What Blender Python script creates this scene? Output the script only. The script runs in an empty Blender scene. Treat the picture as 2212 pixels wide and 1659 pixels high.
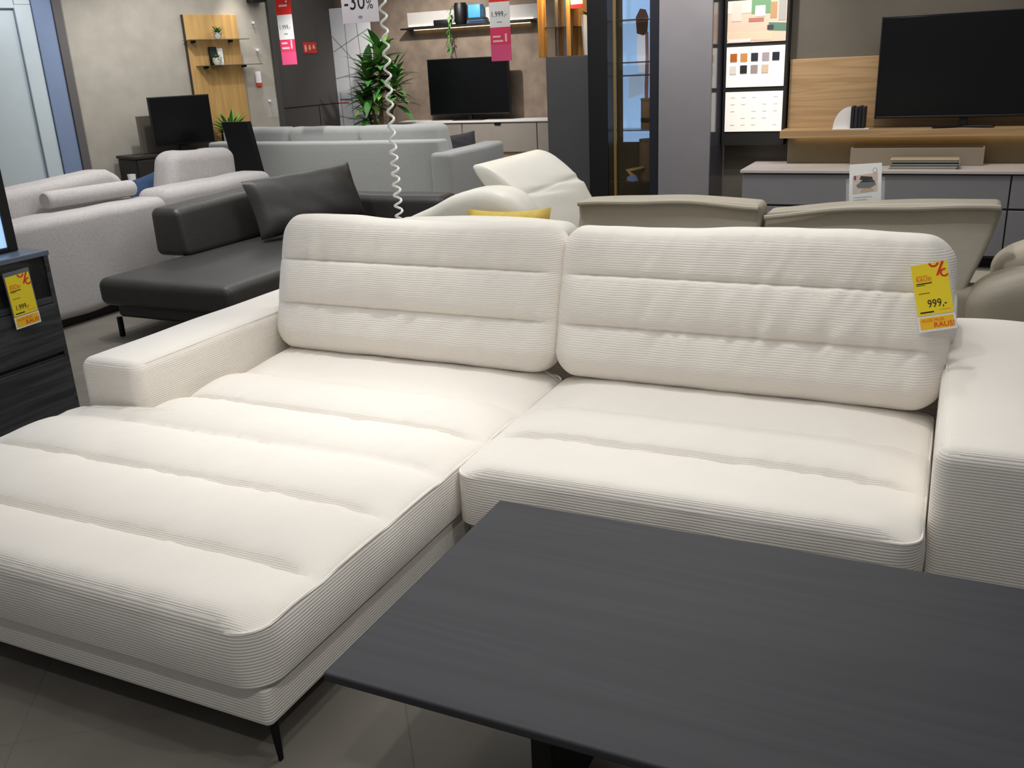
import bpy, math, random
import numpy as np
from mathutils import Vector, Matrix
random.seed(7); rng = np.random.default_rng(5)
SC = bpy.context.scene
COL = SC.collection
# ------------------------------------------------------------------ camera
PIT, ROL, YAW = math.radians(19.16), math.radians(-2.76), math.radians(-25.83)
fw = Vector((math.sin(YAW)*math.cos(PIT), math.cos(YAW)*math.cos(PIT), -math.sin(PIT)))
rt = Vector((math.cos(YAW), -math.sin(YAW), 0)); up = rt.cross(fw)
r2 = math.cos(ROL)*rt + math.sin(ROL)*up; u2 = -math.sin(ROL)*rt + math.cos(ROL)*up
cam_d = bpy.data.cameras.new('camera'); cam = bpy.data.objects.new('camera', cam_d); COL.objects.link(cam)
cam_d.sensor_width = 36; cam_d.lens = 36*1989/2212; cam_d.clip_start = .05; cam_d.clip_end = 100
cam.matrix_world = Matrix(((r2.x, u2.x, -fw.x, 0), (r2.y, u2.y, -fw.y, 0), (r2.z, u2.z, -fw.z, 1.6), (0, 0, 0, 1)))
SC.camera = cam
# ------------------------------------------------------------------ view, world, lights
SC.view_settings.view_transform = 'Standard'; SC.view_settings.look = 'None'
SC.view_settings.gamma = 1; SC.view_settings.exposure = 0.0; SC.view_settings.use_curve_mapping = False
W = bpy.data.worlds.new('world'); SC.world = W; W.use_nodes = True
W.node_tree.nodes['Background'].inputs[0].default_value = (.95, .97, 1, 1)
W.node_tree.nodes['Background'].inputs[1].default_value = .17
def spot(loc, aim, power, angle=60, blend=.6, col=(1, .96, .9), rad=.05):  # serves the showroom spots and the added fills alike
    l = bpy.data.lights.new('spot_and_fill', 'SPOT'); l.energy = power; l.color = col
    l.spot_size = math.radians(angle); l.spot_blend = blend; l.shadow_soft_size = rad
    o = bpy.data.objects.new('spot_and_fill', l); COL.objects.link(o); o.location = loc
    o.rotation_euler = (Vector(aim)-Vector(loc)).to_track_quat('-Z', 'Y').to_euler()
def soft_fill(loc, sx, sy, power, col=(1, .98, .95)):  # unseen area light, added overhead for soft top light
    l = bpy.data.lights.new('added_soft_light', 'AREA'); l.shape = 'RECTANGLE'; l.size = sx; l.size_y = sy; l.energy = power; l.color = col
    o = bpy.data.objects.new('added_soft_light', l); COL.objects.link(o); o.location = loc
soft_fill((-1.5, 2.4, 3.4), 3.5, 2.5, 36)
soft_fill((-4.8, 5.2, 3.4), 3, 3, 60)
soft_fill((-6.8, 9.8, 3.4), 4, 3, 90)
soft_fill((-1.2, 6.2, 3.4), 4, 2, 60)
WARM = (1, .98, .95)
spot((-2.05, 3.35, 3.1), (-2.15, 2.55, .4), 125, 40, 1.0, WARM, .04)
spot((-0.8, 3.15, 3.1), (-0.75, 2.45, .4), 64, 66, .9, WARM, .05)
spot((-2.2, 1.35, 3.1), (-2.1, 1.6, .4), 20, 90, 1, WARM, .06)
spot((-0.2, 0.0, 3.1), (-1.0, 2.2, .3), 74, 80, 1, WARM, .06)  # camera-side fill, added to brighten the sofa fronts
spot((0.9, 1.7, 3.1), (-1.5, 1.9, .3), 58, 42, 1, WARM, .06)  # fill added from the right for the chaise side face
spot((-0.6, 3.3, 3.1), (-0.4, 4.6, .95), 75, 50, 1, WARM, .05)  # added fill, brightens the leaflet from the front
spot((0.6, 2.6, 3.1), (0.1, 2.9, .5), 10, 75, .9, (1, .98, .96), .05)
spot((-4.6, 4.6, 3.1), (-4.7, 5.2, .4), 90, 90, .9, (1, .98, .95))
spot((-5.2, 5.0, 3.1), (-5.7, 5.3, .8), 70, 80, .9, (1, .97, .95))
spot((-2.2, 4.5, 3.1), (-2.1, 4.6, .8), 110, 80, .9, (1, .97, .9))
spot((-0.6, 5.1, 3.1), (-0.5, 4.5, .8), 60, 80, .9, (1, .96, .9))
spot((-6.2, 7.5, 3.1), (-6.3, 9.0, .4), 230, 60, .9, (1, .97, .93))
spot((-3.9, 9.5, 3.1), (-4.9, 9.6, .4), 170, 70, .9, (1, .97, .95))  # added from the right to brighten the silver grey sofa arm
spot((-8.78, 10.5, 3.25), (-9.02, 10.62, .9), 110, 50, .9, (1, .96, .88), .04)
spot((-8.2, 8.6, 3.2), (-9.4, 9.4, 1.3), 125, 95, .9, (1, .98, .95))
spot((-9.0, 7.4, 3.2), (-10.2, 8.2, 1.3), 85, 90, .9, (.97, .99, 1))  # added to brighten the pale door
spot((-6.6, 11.2, 3.2), (-7.1, 13, 1.1), 330, 95, .8, (1, .95, .9))
spot((-1.75, 6.9, 3.1), (-1.85, 7.9, 2.1), 150, 70, .8, (1, .96, .93))
spot((-0.5, 6.6, 3.1), (-0.4, 8, .6), 75, 80, .9, (1, .93, .82))
spot((-2.9, 7.0, 3.1), (-3.2, 8.4, .6), 40, 80, .9, (.96, .97, 1))
spot((-3.3, 3.0, 3.1), (-3.95, 2.8, .5), 25, 70, .9, (.8, .88, 1))

# ------------------------------------------------------------------ materials
def lin(c): return tuple(((x/255)/12.92 if x/255 <= .04045 else ((x/255+.055)/1.055)**2.4) for x in c)
MATS = {}
def M(name, col, rough=.6, metal=0, spec=.4, var=0, vscale=(6, 6, 6), vdet=4, bump=0, bscale=None, emit=0, alpha=1, trans=0, sheen=0, coat=0):
    if name in MATS: return MATS[name]
    m = bpy.data.materials.new(name); m.use_nodes = True; MATS[name] = m
    nt = m.node_tree; b = nt.nodes['Principled BSDF']; L = nt.links
    c = lin(col) + (1,)
    b.inputs['Base Color'].default_value = c; b.inputs['Roughness'].default_value = rough
    b.inputs['Metallic'].default_value = metal; b.inputs['Specular IOR Level'].default_value = spec
    b.inputs['Transmission Weight'].default_value = trans; b.inputs['Alpha'].default_value = alpha
    b.inputs['Sheen Weight'].default_value = sheen; b.inputs['Coat Weight'].default_value = coat
    if emit:
        b.inputs['Emission Color'].default_value = c; b.inputs['Emission Strength'].default_value = emit
    tc = nt.nodes.new('ShaderNodeTexCoord')
    mp = nt.nodes.new('ShaderNodeMapping'); mp.inputs['Scale'].default_value = vscale; L.new(tc.outputs['Object'], mp.inputs[0])
    nz = nt.nodes.new('ShaderNodeTexNoise'); nz.inputs['Scale'].default_value = 1; nz.inputs['Detail'].default_value = vdet; L.new(mp.outputs[0], nz.inputs['Vector'])
    v = max(var, .02)
    rp = nt.nodes.new('ShaderNodeMapRange'); rp.inputs['From Min'].default_value = .3; rp.inputs['From Max'].default_value = .7
    rp.inputs['To Min'].default_value = 1-v; rp.inputs['To Max'].default_value = 1+v; L.new(nz.outputs['Fac'], rp.inputs['Value'])
    mx = nt.nodes.new('ShaderNodeVectorMath'); mx.operation = 'SCALE'; mx.inputs[0].default_value = c[:3]; L.new(rp.outputs[0], mx.inputs['Scale'])
    L.new(mx.outputs[0], b.inputs['Base Color'])
    if bump:
        bp = nt.nodes.new('ShaderNodeBump'); bp.inputs['Strength'].default_value = 1; bp.inputs['Distance'].default_value = bump
        if bscale:
            m2 = nt.nodes.new('ShaderNodeMapping'); m2.inputs['Scale'].default_value = bscale if isinstance(bscale, tuple) else (bscale,)*3
            L.new(tc.outputs['Object'], m2.inputs[0]); n2 = nt.nodes.new('ShaderNodeTexNoise'); n2.inputs['Scale'].default_value = 1; n2.inputs['Detail'].default_value = 3
            L.new(m2.outputs[0], n2.inputs['Vector']); L.new(n2.outputs['Fac'], bp.inputs['Height'])
        else: L.new(nz.outputs['Fac'], bp.inputs['Height'])
        L.new(bp.outputs[0], b.inputs['Normal'])
    return m

def cord_mat():
    m = bpy.data.materials.new('cream_corduroy'); m.use_nodes = True; nt = m.node_tree; L = nt.links; b = nt.nodes['Principled BSDF']
    b.inputs['Roughness'].default_value = .95; b.inputs['Specular IOR Level'].default_value = .12; b.inputs['Sheen Weight'].default_value = .17
    tc = nt.nodes.new('ShaderNodeTexCoord'); sx = nt.nodes.new('ShaderNodeSeparateXYZ'); L.new(tc.outputs['Object'], sx.inputs[0])
    ge = nt.nodes.new('ShaderNodeNewGeometry'); sn = nt.nodes.new('ShaderNodeSeparateXYZ'); L.new(ge.outputs['Normal'], sn.inputs[0])
    def ma(op, a, c=None):
        n = nt.nodes.new('ShaderNodeMath'); n.operation = op
        for i, v in enumerate((a, c)):
            if v is None: continue
            if isinstance(v, (int, float)): n.inputs[i].default_value = v
            else: L.new(v, n.inputs[i])
        return n.outputs[0]
    top = ma('GREATER_THAN', sn.outputs[2], .62)
    v = ma('ADD', ma('MULTIPLY', ma('ADD', sx.outputs[1], sx.outputs[2]), top), ma('MULTIPLY', sx.outputs[2], ma('SUBTRACT', 1, top)))
    h = ma('POWER', ma('ABSOLUTE', ma('SINE', ma('MULTIPLY', v, math.pi/.0084))), .7)
    bp = nt.nodes.new('ShaderNodeBump'); bp.inputs['Strength'].default_value = .75; bp.inputs['Distance'].default_value = .0016
    L.new(h, bp.inputs['Height'])
    nz = nt.nodes.new('ShaderNodeTexNoise'); nz.inputs['Scale'].default_value = 5; nz.inputs['Detail'].default_value = 5; L.new(tc.outputs['Object'], nz.inputs['Vector'])
    b2 = nt.nodes.new('ShaderNodeBump'); b2.inputs['Strength'].default_value = .5; b2.inputs['Distance'].default_value = .01
    L.new(nz.outputs['Fac'], b2.inputs['Height']); L.new(b2.outputs[0], bp.inputs['Normal']); L.new(bp.outputs[0], b.inputs['Normal'])
    rp = nt.nodes.new('ShaderNodeMapRange'); bp.inputs['Strength'].default_value = 1; L.new(ma('SUBTRACT', .75, ma('MULTIPLY', ma('GREATER_THAN', sn.outputs[2], .8), .5)), bp.inputs['Strength']); rp.inputs['To Min'].default_value = .97; rp.inputs['To Max'].default_value = 1.03; L.new(nz.outputs['Fac'], rp.inputs['Value'])
    mx = nt.nodes.new('ShaderNodeVectorMath'); mx.operation = 'SCALE'; mx.inputs[0].default_value = lin((237, 231, 222)); L.new(rp.outputs[0], mx.inputs['Scale'])
    L.new(mx.outputs[0], b.inputs['Base Color']); return m
def wood_mat(name, c1, c2, scale=(1.2, 18, 18), rough=.5, bump=.0006, dist=2.5):
    m = bpy.data.materials.new(name); m.use_nodes = True; nt = m.node_tree; L = nt.links; b = nt.nodes['Principled BSDF']
    b.inputs['Roughness'].default_value = rough; b.inputs['Specular IOR Level'].default_value = .35
    tc = nt.nodes.new('ShaderNodeTexCoord'); mp = nt.nodes.new('ShaderNodeMapping'); mp.inputs['Scale'].default_value = scale; L.new(tc.outputs['Object'], mp.inputs[0])
    n1 = nt.nodes.new('ShaderNodeTexNoise'); n1.inputs['Scale'].default_value = 1; n1.inputs['Detail'].default_value = 6; n1.inputs['Distortion'].default_value = dist*.3; L.new(mp.outputs[0], n1.inputs['Vector'])
    n2 = nt.nodes.new('ShaderNodeTexNoise'); n2.inputs['Scale'].default_value = .22; n2.inputs['Detail'].default_value = 2; n2.inputs['Distortion'].default_value = dist; L.new(mp.outputs[0], n2.inputs['Vector'])
    ml = nt.nodes.new('ShaderNodeMath'); ml.operation = 'MULTIPLY'; ml.inputs[1].default_value = 26; L.new(n2.outputs['Fac'], ml.inputs[0])
    si = nt.nodes.new('ShaderNodeMath'); si.operation = 'SINE'; L.new(ml.outputs[0], si.inputs[0])
    mr = nt.nodes.new('ShaderNodeMapRange'); mr.inputs['From Min'].default_value = -1; mr.inputs['To Min'].default_value = 0; mr.inputs['To Max'].default_value = .35; L.new(si.outputs[0], mr.inputs['Value'])
    ad = nt.nodes.new('ShaderNodeMath'); ad.operation = 'MULTIPLY_ADD'; ad.inputs[1].default_value = .65; L.new(n1.outputs['Fac'], ad.inputs[0]); L.new(mr.outputs[0], ad.inputs[2])
    rp = nt.nodes.new('ShaderNodeValToRGB'); rp.color_ramp.elements[0].position = .25; rp.color_ramp.elements[1].position = .7
    rp.color_ramp.elements[0].color = lin(c1)+(1,); rp.color_ramp.elements[1].color = lin(c2)+(1,); L.new(ad.outputs[0], rp.inputs['Fac']); L.new(rp.outputs[0], b.inputs['Base Color'])
    bp = nt.nodes.new('ShaderNodeBump'); bp.inputs['Strength'].default_value = 1; bp.inputs['Distance'].default_value = bump; L.new(ad.outputs[0], bp.inputs['Height']); L.new(bp.outputs[0], b.inputs['Normal'])
    MATS[name] = m; return m
CORD = cord_mat()
BLACKOAK = wood_mat('black_stained_oak', (51, 52, 56), (57, 58, 62), (1.1, 26, 26), .6, .0003)
CABWOOD = wood_mat('charcoal_cabinet_oak', (40, 42, 45), (66, 68, 70), (30, 1.5, 30), .55, .0006)
OAK = wood_mat('light_oak', (156, 126, 90), (174, 144, 106), (1.2, 30, 30), .5, .0004)
OAKV = wood_mat('light_oak_upright', (176, 138, 84), (194, 156, 98), (22, 22, 1.2), .5, .0004)
GOLDWOOD = wood_mat('golden_wood', (150, 100, 40), (205, 150, 75), (20, 20, 1.4), .4, .0004)
DARKMETAL = M('black_metal', (22, 22, 24), .4, .6)
BLACK = M('black_plastic', (14, 14, 16), .45)
SCREEN = M('black_screen', (9, 10, 12), .22, spec=.35)
WHITE = M('white_paper', (236, 236, 234), .6)
SOFTWHITE = M('white_lacquer', (218, 215, 212), .45)
FLOORM = M('dark_stone_floor', (112, 107, 99), .6, var=.14, vscale=(4, 4, 4), vdet=8, bump=.0008)
JOINTM = M('dark_floor_joint', (106, 101, 94), .8)
PLASTER = M('grey_plaster', (164, 158, 148), .9, var=.07, vscale=(5, 5, 5), vdet=7, bump=.003)
BROWNWALL = M('brown_mottled_wall', (128, 113, 99), .85, var=.22, vscale=(5, 5, 5), vdet=8, bump=.004)
DARKWALL = M('anthracite_panel', (84, 80, 78), .7, var=.04)
TAUPEWALL = M('taupe_wall', (98, 92, 83), .9, var=.04, bump=.0008, bscale=60.)
LGREY = M('light_grey_weave', (178, 174, 173), .95, spec=.1, var=.08, vscale=(60, 60, 60), bump=.002, bscale=150., sheen=.2)
GREYF = M('silver_grey_weave', (152, 154, 153), .95, spec=.1, var=.05, vscale=(50, 50, 50), bump=.002, bscale=140., sheen=.2)
BLEATHER = M('black_leather', (53, 52, 50), .45, spec=.5, var=.08, bump=.0012, bscale=90.)
CLEATHER = M('cream_leather', (206, 203, 194), .45, spec=.45, var=.02, bump=.001, bscale=60.)
TLEATHER = M('taupe_leather', (150, 143, 128), .5, spec=.4, var=.03, bump=.001, bscale=70.)
BLUEF = M('blue_fabric', (54, 76, 108), .95, var=.1, vscale=(30, 30, 30))
YELF = M('mustard_fabric', (196, 172, 88), .9, var=.1, vscale=(30, 30, 30))
DARKF = M('dark_violet_fabric', (52, 50, 56), .9, var=.1, vscale=(25, 25, 25))
YEL = M('yellow_card', (247, 221, 40), .45, spec=.5)
ORANGE = M('amber_card', (250, 196, 30), .45, spec=.5)
RED = M('red_print', (224, 50, 40), .5)
ORED = M('orange_print', (240, 96, 30), .5)
PINK = M('pink_print', (226, 62, 100), .5)
INK = M('black_ink', (26, 26, 24), .6)
GREYINK = M('grey_ink', (150, 150, 150), .6)
GLASS = M('clear_plastic', (235, 240, 245), .08, alpha=.10, spec=.6)
GLASSD = M('smoked_glass', (40, 42, 44), .06, alpha=.32, spec=.5)
LEAF = M('leaf_green', (60, 112, 50), .45, var=.25, vscale=(9, 9, 9))
LEAF2 = M('leaf_light_green', (104, 142, 62), .5, var=.25, vscale=(9, 9, 9))
BARK = M('trunk_bark', (120, 96, 66), .9, var=.25, vscale=(30, 30, 30), bump=.003)
POTM = M('pale_pot', (206, 200, 186), .7)
GUNMETAL = M('grey_lacquer', (124, 121, 124), .5, var=.03)
GUNDARK = M('dark_grey_lacquer', (80, 81, 84), .55, var=.03)
TAUPELAC = M('greige_lacquer', (150, 142, 134), .5, var=.03)
BRASS = M('brass', (190, 156, 92), .35, .7)
BROWNBOX = M('brown_cardboard', (120, 92, 58), .8, var=.1)
COIL = M('white_cable', (232, 232, 230), .45)

# ------------------------------------------------------------------ geometry helpers
def rb(lo, hi, r, cell=.06, k=3):
    lo = np.array(lo, float); hi = np.array(hi, float); r = min(r, float((hi-lo).min())/2*.98); ax = []
    th = np.linspace(math.pi/4, 0, k+1)
    for a in range(3):
        n = max(1, int(round((hi[a]-lo[a]-2*r)/cell)))
        ax.append(np.concatenate([lo[a]+r-r*np.tan(th), np.linspace(lo[a]+r, hi[a]-r, n+1)[1:-1], hi[a]-r+r*np.tan(th[::-1])]))
    N = [len(a) for a in ax]; idx = {}; P = []; F = []
    def vid(i, j, k2):
        t = (i, j, k2)
        if t not in idx: idx[t] = len(P); P.append((ax[0][i], ax[1][j], ax[2][k2]))
        return idx[t]
    for i in range(N[0]-1):
        for j in range(N[1]-1):
            F.append((vid(i, j, 0), vid(i, j+1, 0), vid(i+1, j+1, 0), vid(i+1, j, 0))); t = N[2]-1
            F.append((vid(i, j, t), vid(i+1, j, t), vid(i+1, j+1, t), vid(i, j+1, t)))
    for i in range(N[0]-1):
        for j in range(N[2]-1):
            F.append((vid(i, 0, j), vid(i+1, 0, j), vid(i+1, 0, j+1), vid(i, 0, j+1))); t = N[1]-1
            F.append((vid(i, t, j), vid(i, t, j+1), vid(i+1, t, j+1), vid(i+1, t, j)))
    for i in range(N[1]-1):
        for j in range(N[2]-1):
            F.append((vid(0, i, j), vid(0, i, j+1), vid(0, i+1, j+1), vid(0, i+1, j))); t = N[0]-1
            F.append((vid(t, i, j), vid(t, i+1, j), vid(t, i+1, j+1), vid(t, i, j+1)))
    P = np.array(P); q = np.clip(P, lo+r, hi-r); d = P-q; ln = np.linalg.norm(d, axis=1, keepdims=True); ln[ln == 0] = 1
    return q + d/ln*r, F
def bx(lo, hi, r=.004): return rb(lo, hi, r, 9, 1)
def join(*vf):
    V = []; F = []; o = 0
    for v, f in vf: V.append(v); F += [tuple(i+o for i in q) for q in f]; o += len(v)
    return np.concatenate(V), F
def tube(path, r, n=8, closed=False, caps=True):
    P = np.array(path, float); m = len(P); R = np.full(m, r) if np.isscalar(r) else np.array(r); V = []; F = []
    T = np.gradient(P, axis=0) if not closed else np.roll(P, -1, 0)-np.roll(P, 1, 0)
    T /= np.linalg.norm(T, axis=1, keepdims=True)
    u = np.cross(T[0], (0, 0, 1.)); 
    if np.linalg.norm(u) < .1: u = np.cross(T[0], (0, 1., 0))
    u /= np.linalg.norm(u)
    for i in range(m):
        u = u-T[i]*(u@T[i]); u /= np.linalg.norm(u); w = np.cross(T[i], u)
        for k in range(n):
            a = 2*math.pi*k/n; V.append(P[i]+R[i]*(math.cos(a)*u+math.sin(a)*w))
    for i in range(m if closed else m-1):
        for k in range(n):
            a = i*n+k; b = i*n+(k+1) % n; c = ((i+1) % m)*n
            F.append((a, b, c+(k+1) % n, c+k))
    if caps and not closed: F.append(tuple(range(n-1, -1, -1))); F.append(tuple((m-1)*n+k for k in range(n)))
    return np.array(V), F
def lathe(prof, c, n=20):
    V = []; F = []
    for r, z in prof:
        for k in range(n): a = 2*math.pi*k/n; V.append((c[0]+r*math.cos(a), c[1]+r*math.sin(a), c[2]+z))
    for i in range(len(prof)-1):
        for k in range(n): F.append((i*n+k, i*n+(k+1) % n, (i+1)*n+(k+1) % n, (i+1)*n+k))
    F.append(tuple(range(n-1, -1, -1))); F.append(tuple((len(prof)-1)*n+k for k in range(n)))
    return np.array(V), F
def prism(poly, f, d0, d1):   # poly 2D, f(u,v,d)->xyz
    n = len(poly); V = [f(u, v, d0) for u, v in poly]+[f(u, v, d1) for u, v in poly]
    F = [tuple(range(n)), tuple(range(2*n-1, n-1, -1))]+[(i, i+n, (i+1) % n+n, (i+1) % n) for i in range(n)]
    return np.array(V, float), F
def loft(prof, f, d0, d1, r=.05):  # pillow-ended extrusion of a dense closed profile
    P = np.array(prof, float); c = P.mean(0); n = len(P); V = []; F = []
    L = d1-d0; st = [(0, .55), (.004, .8), (.25, .93), (.6, .985), (1, 1)]
    rings = [(d0+t*r, s) for t, s in st]+[(d0+L*k/8, 1) for k in range(1, 8) if r < L*k/8 < L-r]+[(d1-t*r, s) for t, s in st[::-1]]
    for d, s in rings:
        for p in c+(P-c)*s: V.append(f(p[0], p[1], d))
    for i in range(len(rings)-1):
        for k in range(n): F.append((i*n+k, i*n+(k+1) % n, (i+1)*n+(k+1) % n, (i+1)*n+k))
    F.append(tuple(range(n-1, -1, -1))); F.append(tuple((len(rings)-1)*n+k for k in range(n)))
    return np.array(V, float), F
def smooth_loop(pts, n=8):
    P = [np.array(p, float) for p in pts]; m = len(P); out = []
    for i in range(m):
        p0, p1, p2, p3 = P[i-1], P[i], P[(i+1) % m], P[(i+2) % m]
        for k in range(n):
            t = k/n; out.append(.5*((2*p1)+(-p0+p2)*t+(2*p0-5*p1+4*p2-p3)*t*t+(-p0+3*p1-3*p2+p3)*t**3))
    return out
def pillow(w, h, t, n=18, pinch=.06, wr=.006):
    V = []; F = []; s = np.linspace(-1, 1, n+1); ids = {}
    for side in (1, -1):
        for i, a in enumerate(s):
            for j, b in enumerate(s):
                edge = i in (0, n) or j in (0, n)
                if side < 0 and edge: ids[(-1, i, j)] = ids[(1, i, j)]; continue
                x = a*w/2*(1-pinch*(1-b*b)); y = b*h/2*(1-pinch*(1-a*a))
                th = t/2*((1-a**4)*(1-b**4))**.5 + (wr*math.sin(9*a+5*b)*math.sin(7*b-3*a)*(1-a*a)*(1-b*b) if side > 0 else 0)
                ids[(side, i, j)] = len(V); V.append((x, y, side*th))
    for side in (1, -1):
        for i in range(n):
            for j in range(n):
                q = (ids[(side, i, j)], ids[(side, i+1, j)], ids[(side, i+1, j+1)], ids[(side, i, j+1)])
                F.append(q if side > 0 else q[::-1])
    return np.array(V), F
def xf(vf, o, ux, uy):   # map local xyz to a frame
    ux = np.array(ux, float); uy = np.array(uy, float); ux /= np.linalg.norm(ux); uy = uy-ux*(uy@ux); uy /= np.linalg.norm(uy); uz = np.cross(ux, uy)
    return np.array(o)+vf[0][:, :1]*ux+vf[0][:, 1:2]*uy+vf[0][:, 2:3]*uz, vf[1]
def thing(name, label, cat, loc, group=None, kind=None):
    o = bpy.data.objects.new(name, None); COL.objects.link(o); o.location = loc; o.empty_display_size = .1
    tag(o, label, cat, group, kind); return o
def tag(o, label, cat=None, group=None, kind=None):
    o['label'] = label
    if cat: o['category'] = cat
    if group: o['group'] = group
    if kind: o['kind'] = kind
    return o
def root_loc(p):
    while p.parent: p = p.parent
    return np.array(p.location)
def mesh(name, vf, mat, smooth=True):
    V, F = vf; m = bpy.data.meshes.new(name); m.from_pydata([tuple(v) for v in V], [], F); m.materials.append(mat)
    if smooth: m.polygons.foreach_set('use_smooth', [True]*len(m.polygons))
    m.update(); return m
def part(p, name, vf, mat, smooth=True, label=None):
    m = mesh(name, (vf[0]-root_loc(p), vf[1]), mat, smooth)
    o = bpy.data.objects.new(name, m); COL.objects.link(o); o.parent = p
    if label: o['label'] = label
    if smooth: sharpen(m)
    return o
def sharpen(m, ang=.7):
    try: m.set_sharp_from_angle(angle=ang)
    except Exception: pass
def single(name, vf, mat, label, cat=None, group=None, kind=None, smooth=True):
    V = vf[0]; c = np.array([(V[:, 0].min()+V[:, 0].max())/2, (V[:, 1].min()+V[:, 1].max())/2, V[:, 2].min()])
    m = mesh(name, (V-c, vf[1]), mat, smooth); o = bpy.data.objects.new(name, m); COL.objects.link(o); o.location = c
    if smooth: sharpen(m)
    return tag(o, label, cat, group, kind)
def text_vf(body, size, thick=.0006, sx=1.0, shear=0):
    cu = bpy.data.curves.new('t', 'FONT'); cu.body = body; cu.size = size; cu.extrude = thick/2; cu.align_x = 'LEFT'; cu.resolution_u = 3; cu.shear = shear
    o = bpy.data.objects.new('t', cu); COL.objects.link(o); dg = bpy.context.evaluated_depsgraph_get()
    m = bpy.data.meshes.new_from_object(o.evaluated_get(dg)); V = np.array([v.co[:] for v in m.vertices]); F = [tuple(p.vertices) for p in m.polygons]
    bpy.data.objects.remove(o); bpy.data.meshes.remove(m); V[:, 0] *= sx; return V, F
def txt(p, name, body, size, frame, x, y, mat, sx=1.0, lift=.0012):
    o, ux, uy = frame; vf = text_vf(body, size, .0006, sx); vf[0][:, 0] += x; vf[0][:, 1] += y; vf[0][:, 2] += lift
    return part(p, name, xf(vf, o, ux, uy), mat, False)
def slab(frame, x0, y0, x1, y1, z0, z1, r=.0006): return xf(bx((x0, y0, z0), (x1, y1, z1), r), *frame)
def poly_slab(frame, pts, z0, z1):
    return xf(prism(pts, lambda u, v, d: (u, v, d), z0, z1), *frame)
def sm(t): t = np.clip(t, 0, 1); return t*t*(3-2*t)
from mathutils import noise as mn
def nz(x, y, fx_, fy_, ph=0): return np.array([mn.noise((a*fx_+ph*7.3, b*fy_-ph*3.1, ph)) for a, b in zip(x, y)])
def wob(x, y, sc, ph=0):
    return (np.sin(x*sc+1.3*ph+1.7*np.sin(y*sc*.31+ph))+np.sin(x*sc*1.9+2.1*ph+np.sin(y*sc*.6))*.6+np.sin(x*sc*.47-ph)*.8)/2.4

# ------------------------------------------------------------------ the setting
fl = single('floor', bx((-14, -1.5, -.12), (4, 16, -.0008), .0002), JOINTM, 'dark grey stone floor of the furniture showroom', kind='structure', smooth=False)
ta = math.atan2(.143, .192); tdx = np.array([math.cos(ta), math.sin(ta)]); tdy = np.array([-math.sin(ta), math.cos(ta)])
tm = mesh('tile', bx((-.4985, -.4985, -.02), (.4985, .4985, 0), .001), FLOORM, False)
for i in range(-16, 17):
    for j in range(-16, 17):
        c = np.array([-2.013, 1.22])+tdx*(i+.45)+tdy*(j+.5)
        if (-7.4 < c[0] < 1.6 and -.2 < c[1] < 7.5 and not (c[0] < -3.5 and c[1] < 1.2)) or (-10 < c[0] < 1.6 and 7.5 <= c[1] < 13 and (i+j) % 1 == 0):
            o = bpy.data.objects.new('tile', tm); COL.objects.link(o); o.parent = fl; o.location = Vector((c[0], c[1], 0))-fl.location; o.rotation_euler.z = ta
K = 1.316; WP = np.array([0, 0, 1.6])+(np.array([-7.297, 7.022, 1.6])-np.array([0, 0, 1.6]))*K; WP[2] = 0
WD = np.array([.34202, .93969, 0]); WN = np.array([.93969, -.34202, 0]); ZZ = np.array([0, 0, 1.])
def wl(t, off, z): return WP+WD*t*K+WN*off*K+ZZ*(1.6+(z-1.6)*K)       # point on the slanted left wall
def wbox(t0, t1, o0, o1, z0, z1, r=.004):
    a = 1.6+(z0-1.6)*K if z0 > -50 else 0; b = 1.6+(z1-1.6)*K
    return xf(bx((t0*K, a, o0*K), (t1*K, b, o1*K), r), WP, WD, ZZ)
single('wall_left', wbox(-.60, 1.56, -.1, 0, -99, 2.9, .002), PLASTER, 'grey plastered side wall behind the oak wall panel', kind='structure', smooth=False)
single('wall_left_near', wbox(-4.5, -1.9, -.1, 0, -99, 2.9, .002), PLASTER, 'grey plastered wall on the near side of the pale door', kind='structure', smooth=False)
single('trim_1', wbox(-.675, -.60, -.1, .04, -99, 2.9), M('dark_frame', (92, 88, 88), .6), 'dark upright strip between plaster wall and door frame', kind='structure', smooth=False)
d1 = thing('door_1', 'pale blue-white door with grey-blue jamb at the left edge', None, tuple(wl(-1.2, 0, 1.6)*np.array([1, 1, 0])), kind='structure')
DBLUE = M('pale_blue_white_paint', (198, 209, 214), .5); DJ = M('grey_blue_paint', (122, 138, 168), .5)
part(d1, 'door_leaf', wbox(-1.9, -.99, -.06, -.02, -99, 2.26), DBLUE, False)
part(d1, 'door_frame', join(wbox(-.99, -.85, -.06, .0, -99, 2.29), wbox(-1.9, -.99, -.06, .0, 2.262, 2.9), wbox(-.985, -.85, -.06, 0, 2.292, 2.9)), DBLUE, False)
part(d1, 'door_stop', join(wbox(-1.0, -.988, -.02, .004, -99, 2.26), wbox(-1.9, -.99, -.02, .004, 2.256, 2.264)), M('blue_grey_strip', (120, 135, 148), .6), False)  # stop in a darker blue-grey than leaf and frame
part(d1, 'door_jamb', wbox(-.845, -.678, -.06, .02, -99, 2.9), DJ, False)
c = wl(1.56, 0, 1.6)
single('wall_side', bx((c[0]-.1, c[1]-.05, 0), (c[0]+.0, 12.75, 3.3), .002), DARKWALL, 'dark anthracite side wall with door seams beside white panel', kind='structure', smooth=False)
single('trim_2', wbox(1.53, 1.585, -.02, .03, -99, 2.9), M('dark_corner', (70, 68, 66), .7), 'dark corner strip at the end of the plaster wall', kind='structure', smooth=False)
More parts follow.
